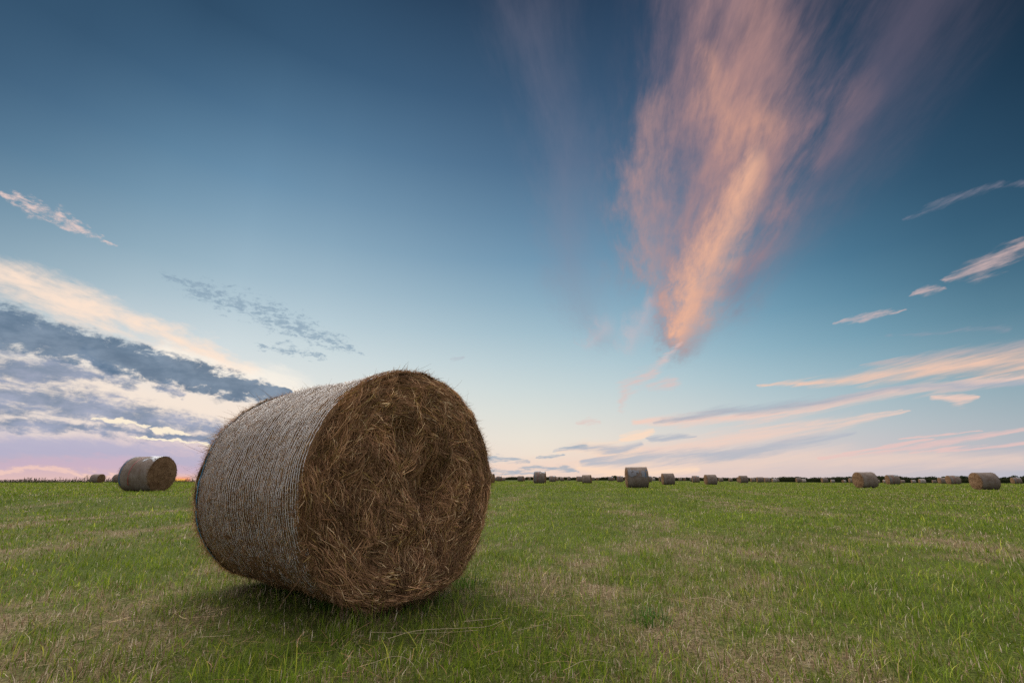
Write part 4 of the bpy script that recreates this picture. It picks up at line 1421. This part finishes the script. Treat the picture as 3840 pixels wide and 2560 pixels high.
    m = strokes(R1, [[(1740, 886, 4), (1900, 874, 15), (2080, 852, 38), (2352, 826, 50), (2500, 800, 50)]])
    col = over(col, dens(m, sr, 2.6, .02, 1.4, .95), (246, 202, 178))
    m = strokes(R1, [[(1980, 838, 6), (2352, 786, 28), (2500, 780, 34)]])
    col = over(col, dens(m, sr, 2.4, .15, 1.2, .5), (204, 182, 180))
    m = strokes(R1, [[(1880, 1053, 4), (2100, 1030, 11), (2352, 988, 12)], [(1940, 1042, 4), (2140, 1010, 8)], [(2070, 1004, 3), (2180, 994, 7), (2250, 988, 3)], [(2090, 1042, 4), (2352, 1016, 11)]])
    col = over(col, dens(m, sr, 2.2, .1, 1.0, .75), (234, 196, 190))
    col = wisps_sky(col)
    # dark flat clouds low in the middle
    R3 = warp(Q, .45, 2.2, 2, 1.2, 6, .68, 19.0)
    s3 = field(Q, .5, 3.4, 2, 6, .66, 20.0, .4)
    m = strokes(R3, [[(1060, 1056, 16), (1140, 1052, 14), (1215, 1060, 4)], [(1080, 1078, 12), (1180, 1084, 8), (1240, 1086, 4)], [(1190, 1076, 3), (1240, 1074, 9), (1300, 1076, 11), (1330, 1085, 4)], [(1232, 1049, 4), (1262, 1048, 9), (1295, 1044, 5)], [(1285, 1030, 5), (1345, 1024, 10)]])
    col = over(col, dens(m, s3, 3.2, .1, 1.1, .75), (150, 170, 188))
    low = col
    col = base
    # ================= left bank
    L1 = warp(Q, .16, .42, -14, 4.2, 7, .68, 23.0)
    sl = field(Q, .12, .6, -14, 7, .64, 24.0, .4)
    m = strokes(L1, [[(-200, 860, 190), (150, 900, 160), (400, 940, 120), (620, 980, 90), (760, 1010, 60)]])
    col = over(col, dens(m, sl, .6, .0, .95, .9), (247, 230, 214))
    slc = b.math('MULTIPLY_ADD', b.noise(b.vec('MULTIPLY', Q, (.25, .5, 1)), 1.0, 6, .65, .3), .5, b.math('MULTIPLY', sl, .5))
    m = strokes(L1, [[(-150, 600, 70), (0, 640, 70), (150, 690, 64), (300, 745, 52), (450, 795, 40), (580, 850, 30)]])
    col = over(col, dens(m, slc, 3.4, .0, 1.3, .98), (253, 228, 208))
    m = strokes(L1, [[(380, 810, 30), (560, 870, 60), (680, 900, 60)]])
    col = over(col, dens(m, sl, .8, .0, 1.0, .85), (254, 244, 230))
    # smooth lilac bands near the horizon
    m = strokes(L1, [[(-200, 1010, 44), (200, 1032, 38), (450, 1058, 30), (620, 1072, 12)]])
    col = over(col, dens(m, sl, 1.1, .0, .9, .75), (176, 176, 202))
    m = strokes(L1, [[(-200, 1070, 18), (100, 1062, 22), (300, 1072, 24), (560, 1085, 16)]])
    col = over(col, dens(m, sl, 1.0, .05, .9, .65), (200, 178, 198))
    m = strokes(L1, [[(-200, 1084, 8), (60, 1080, 12), (260, 1088, 8)]])
    col = over(col, dens(m, sl, .8, .1, .9, .7), (246, 206, 190))
    # ragged cumulus bands
    cu = b.noise(b.vec('MULTIPLY', Q, (.62, 1.15, 1)), 1.0, 8, .68, .35)
    puff = b.noise(b.vec('MULTIPLY', Q, (.30, .6, 1)), 1.0, 6, .62, .1)
    strat = field(Q, .16, 1.3, -10, 6, .62, 33.0, .2)
    mixn = b.math('MULTIPLY_ADD', cu, .6, b.math('MULTIPLY', strat, .4))
    L2 = warp(Q, .6, 1.0, -15, 1.8, 7, .58, 31.0)
    m = strokes(L2, [[(-200, 810, 70), (0, 850, 60), (150, 850, 44), (230, 868, 18)], [(-200, 900, 90), (50, 915, 78), (250, 945, 58), (420, 975, 44), (530, 992, 30)], [(200, 812, 26), (260, 865, 30), (310, 885, 20)], [(370, 888, 22), (420, 908, 12)], [(250, 985, 22), (500, 1012, 22)], [(-200, 968, 34), (150, 978, 24), (280, 990, 12)]])
    d1 = dens(m, mixn, 3.4, .04, .95, 1.0)
    cshade = b.mix(b.ss(puff, .32, .68), lin((100, 126, 156)), lin((146, 158, 186)))
    col = over(col, b.math('MULTIPLY', d1, .86), cshade)
    m = strokes(L2, [[(-200, 690, 70), (0, 750, 66), (120, 782, 56), (260, 816, 50), (400, 852, 48), (520, 884, 44), (610, 900, 28), (670, 905, 8)]])
    d2 = dens(m, cu, 2.2, .04, .56, 1.0)
    cshade = b.mix(b.ss(puff, .3, .72), lin((84, 110, 136)), lin((122, 142, 164)))
    col = over(col, b.math('MULTIPLY', d2, .93), cshade)
    # mottled grey patch
    cu2 = b.noise(b.vec('MULTIPLY', Q, (.9, 1.9, 1)), 1.0, 7, .72, .3)
    m = strokes(L2, [[(370, 630, 14), (450, 665, 40), (560, 700, 54), (680, 750, 54), (770, 785, 34), (830, 808, 10)], [(590, 795, 12), (660, 802, 22), (750, 822, 12)]])
    col = over(col, dens(m, cu2, 4.6, .40, 1.3, .75), (136, 160, 180))
    # little pink fleck
    m = strokes(L2, [[(10, 440, 10), (70, 470, 26), (130, 500, 30), (190, 528, 22), (262, 560, 8)]])
    col = over(col, dens(m, cu2, 4.6, .1, 1.7, .9), (234, 206, 198))
    # gaps burning through low in the bank
    m = strokes(L2, [[(215, 960, 6), (280, 968, 12), (340, 977, 6)], [(350, 983, 6), (380, 988, 12), (440, 997, 6)], [(300, 1000, 4), (480, 1022, 9), (560, 1035, 5)]])
    col = over(col, dens(m, cu, 2.6, .25, .8, .95), (255, 240, 215))
    # the last of the sun on the horizon
    m = strokes(Q, [[(395, 1102, 12), (430, 1102, 12)]])
    col = over(col, b.ss(m, 0, 1, 0, .8), (255, 150, 80))
    m = strokes(Q, [[(404, 1103, 5), (422, 1103, 5)]])
    col = over(col, b.ss(m, 0, .7), (255, 190, 90))

    def bgn(c):
        n = nt.nodes.new('ShaderNodeBackground')
        nt.links.new(c, n.inputs['Color'])
        n.inputs['Strength'].default_value = 1.0
        return n.outputs[0]

    def mixs(f, s0, s1):
        n = nt.nodes.new('ShaderNodeMixShader')
        nt.links.new(f, n.inputs[0]); nt.links.new(s0, n.inputs[1]); nt.links.new(s1, n.inputs[2])
        return n.outputs[0]
    # each part of the sky only computes its own clouds
    right = mixs(b.math('LESS_THAN', el, 12.7), bgn(high), bgn(low))
    front = mixs(b.math('LESS_THAN', az, -8.0), right, bgn(col))
    aside = b.math('MAXIMUM', b.math('GREATER_THAN', b.math('ABSOLUTE', az), 72.0), b.math('LESS_THAN', el, -1.0))
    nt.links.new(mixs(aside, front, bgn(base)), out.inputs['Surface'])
    w.cycles.sampling_method = 'MANUAL'
    w.cycles.sample_map_resolution = 512


ZEN_FILL = (1.1, 1.05, 1.0)  # unseen zenith, made bright to light the field from above
BACK_FILL = (.50, .41, .36)  # added to the unseen sky behind, lighting the bale's near end
FILL_EL, FILL_AZ = 48.0, -30.0
build_sky()

sd = bpy.data.lights.new('ground_fill', 'SUN')  # extra soft light from high up, added to brighten the ground
sd.energy = 4.2
sd.angle = R2(75)
sd.color = (1.0, .93, .84)
ground_fill = bpy.data.objects.new('ground_fill', sd)
COL.objects.link(ground_fill)
az_, el_ = R2(FILL_AZ), R2(FILL_EL)
# a lamp shines along its local -Z: point it from the sky towards the field
ground_fill.rotation_euler = (math.pi / 2 - el_, 0, math.pi - az_)
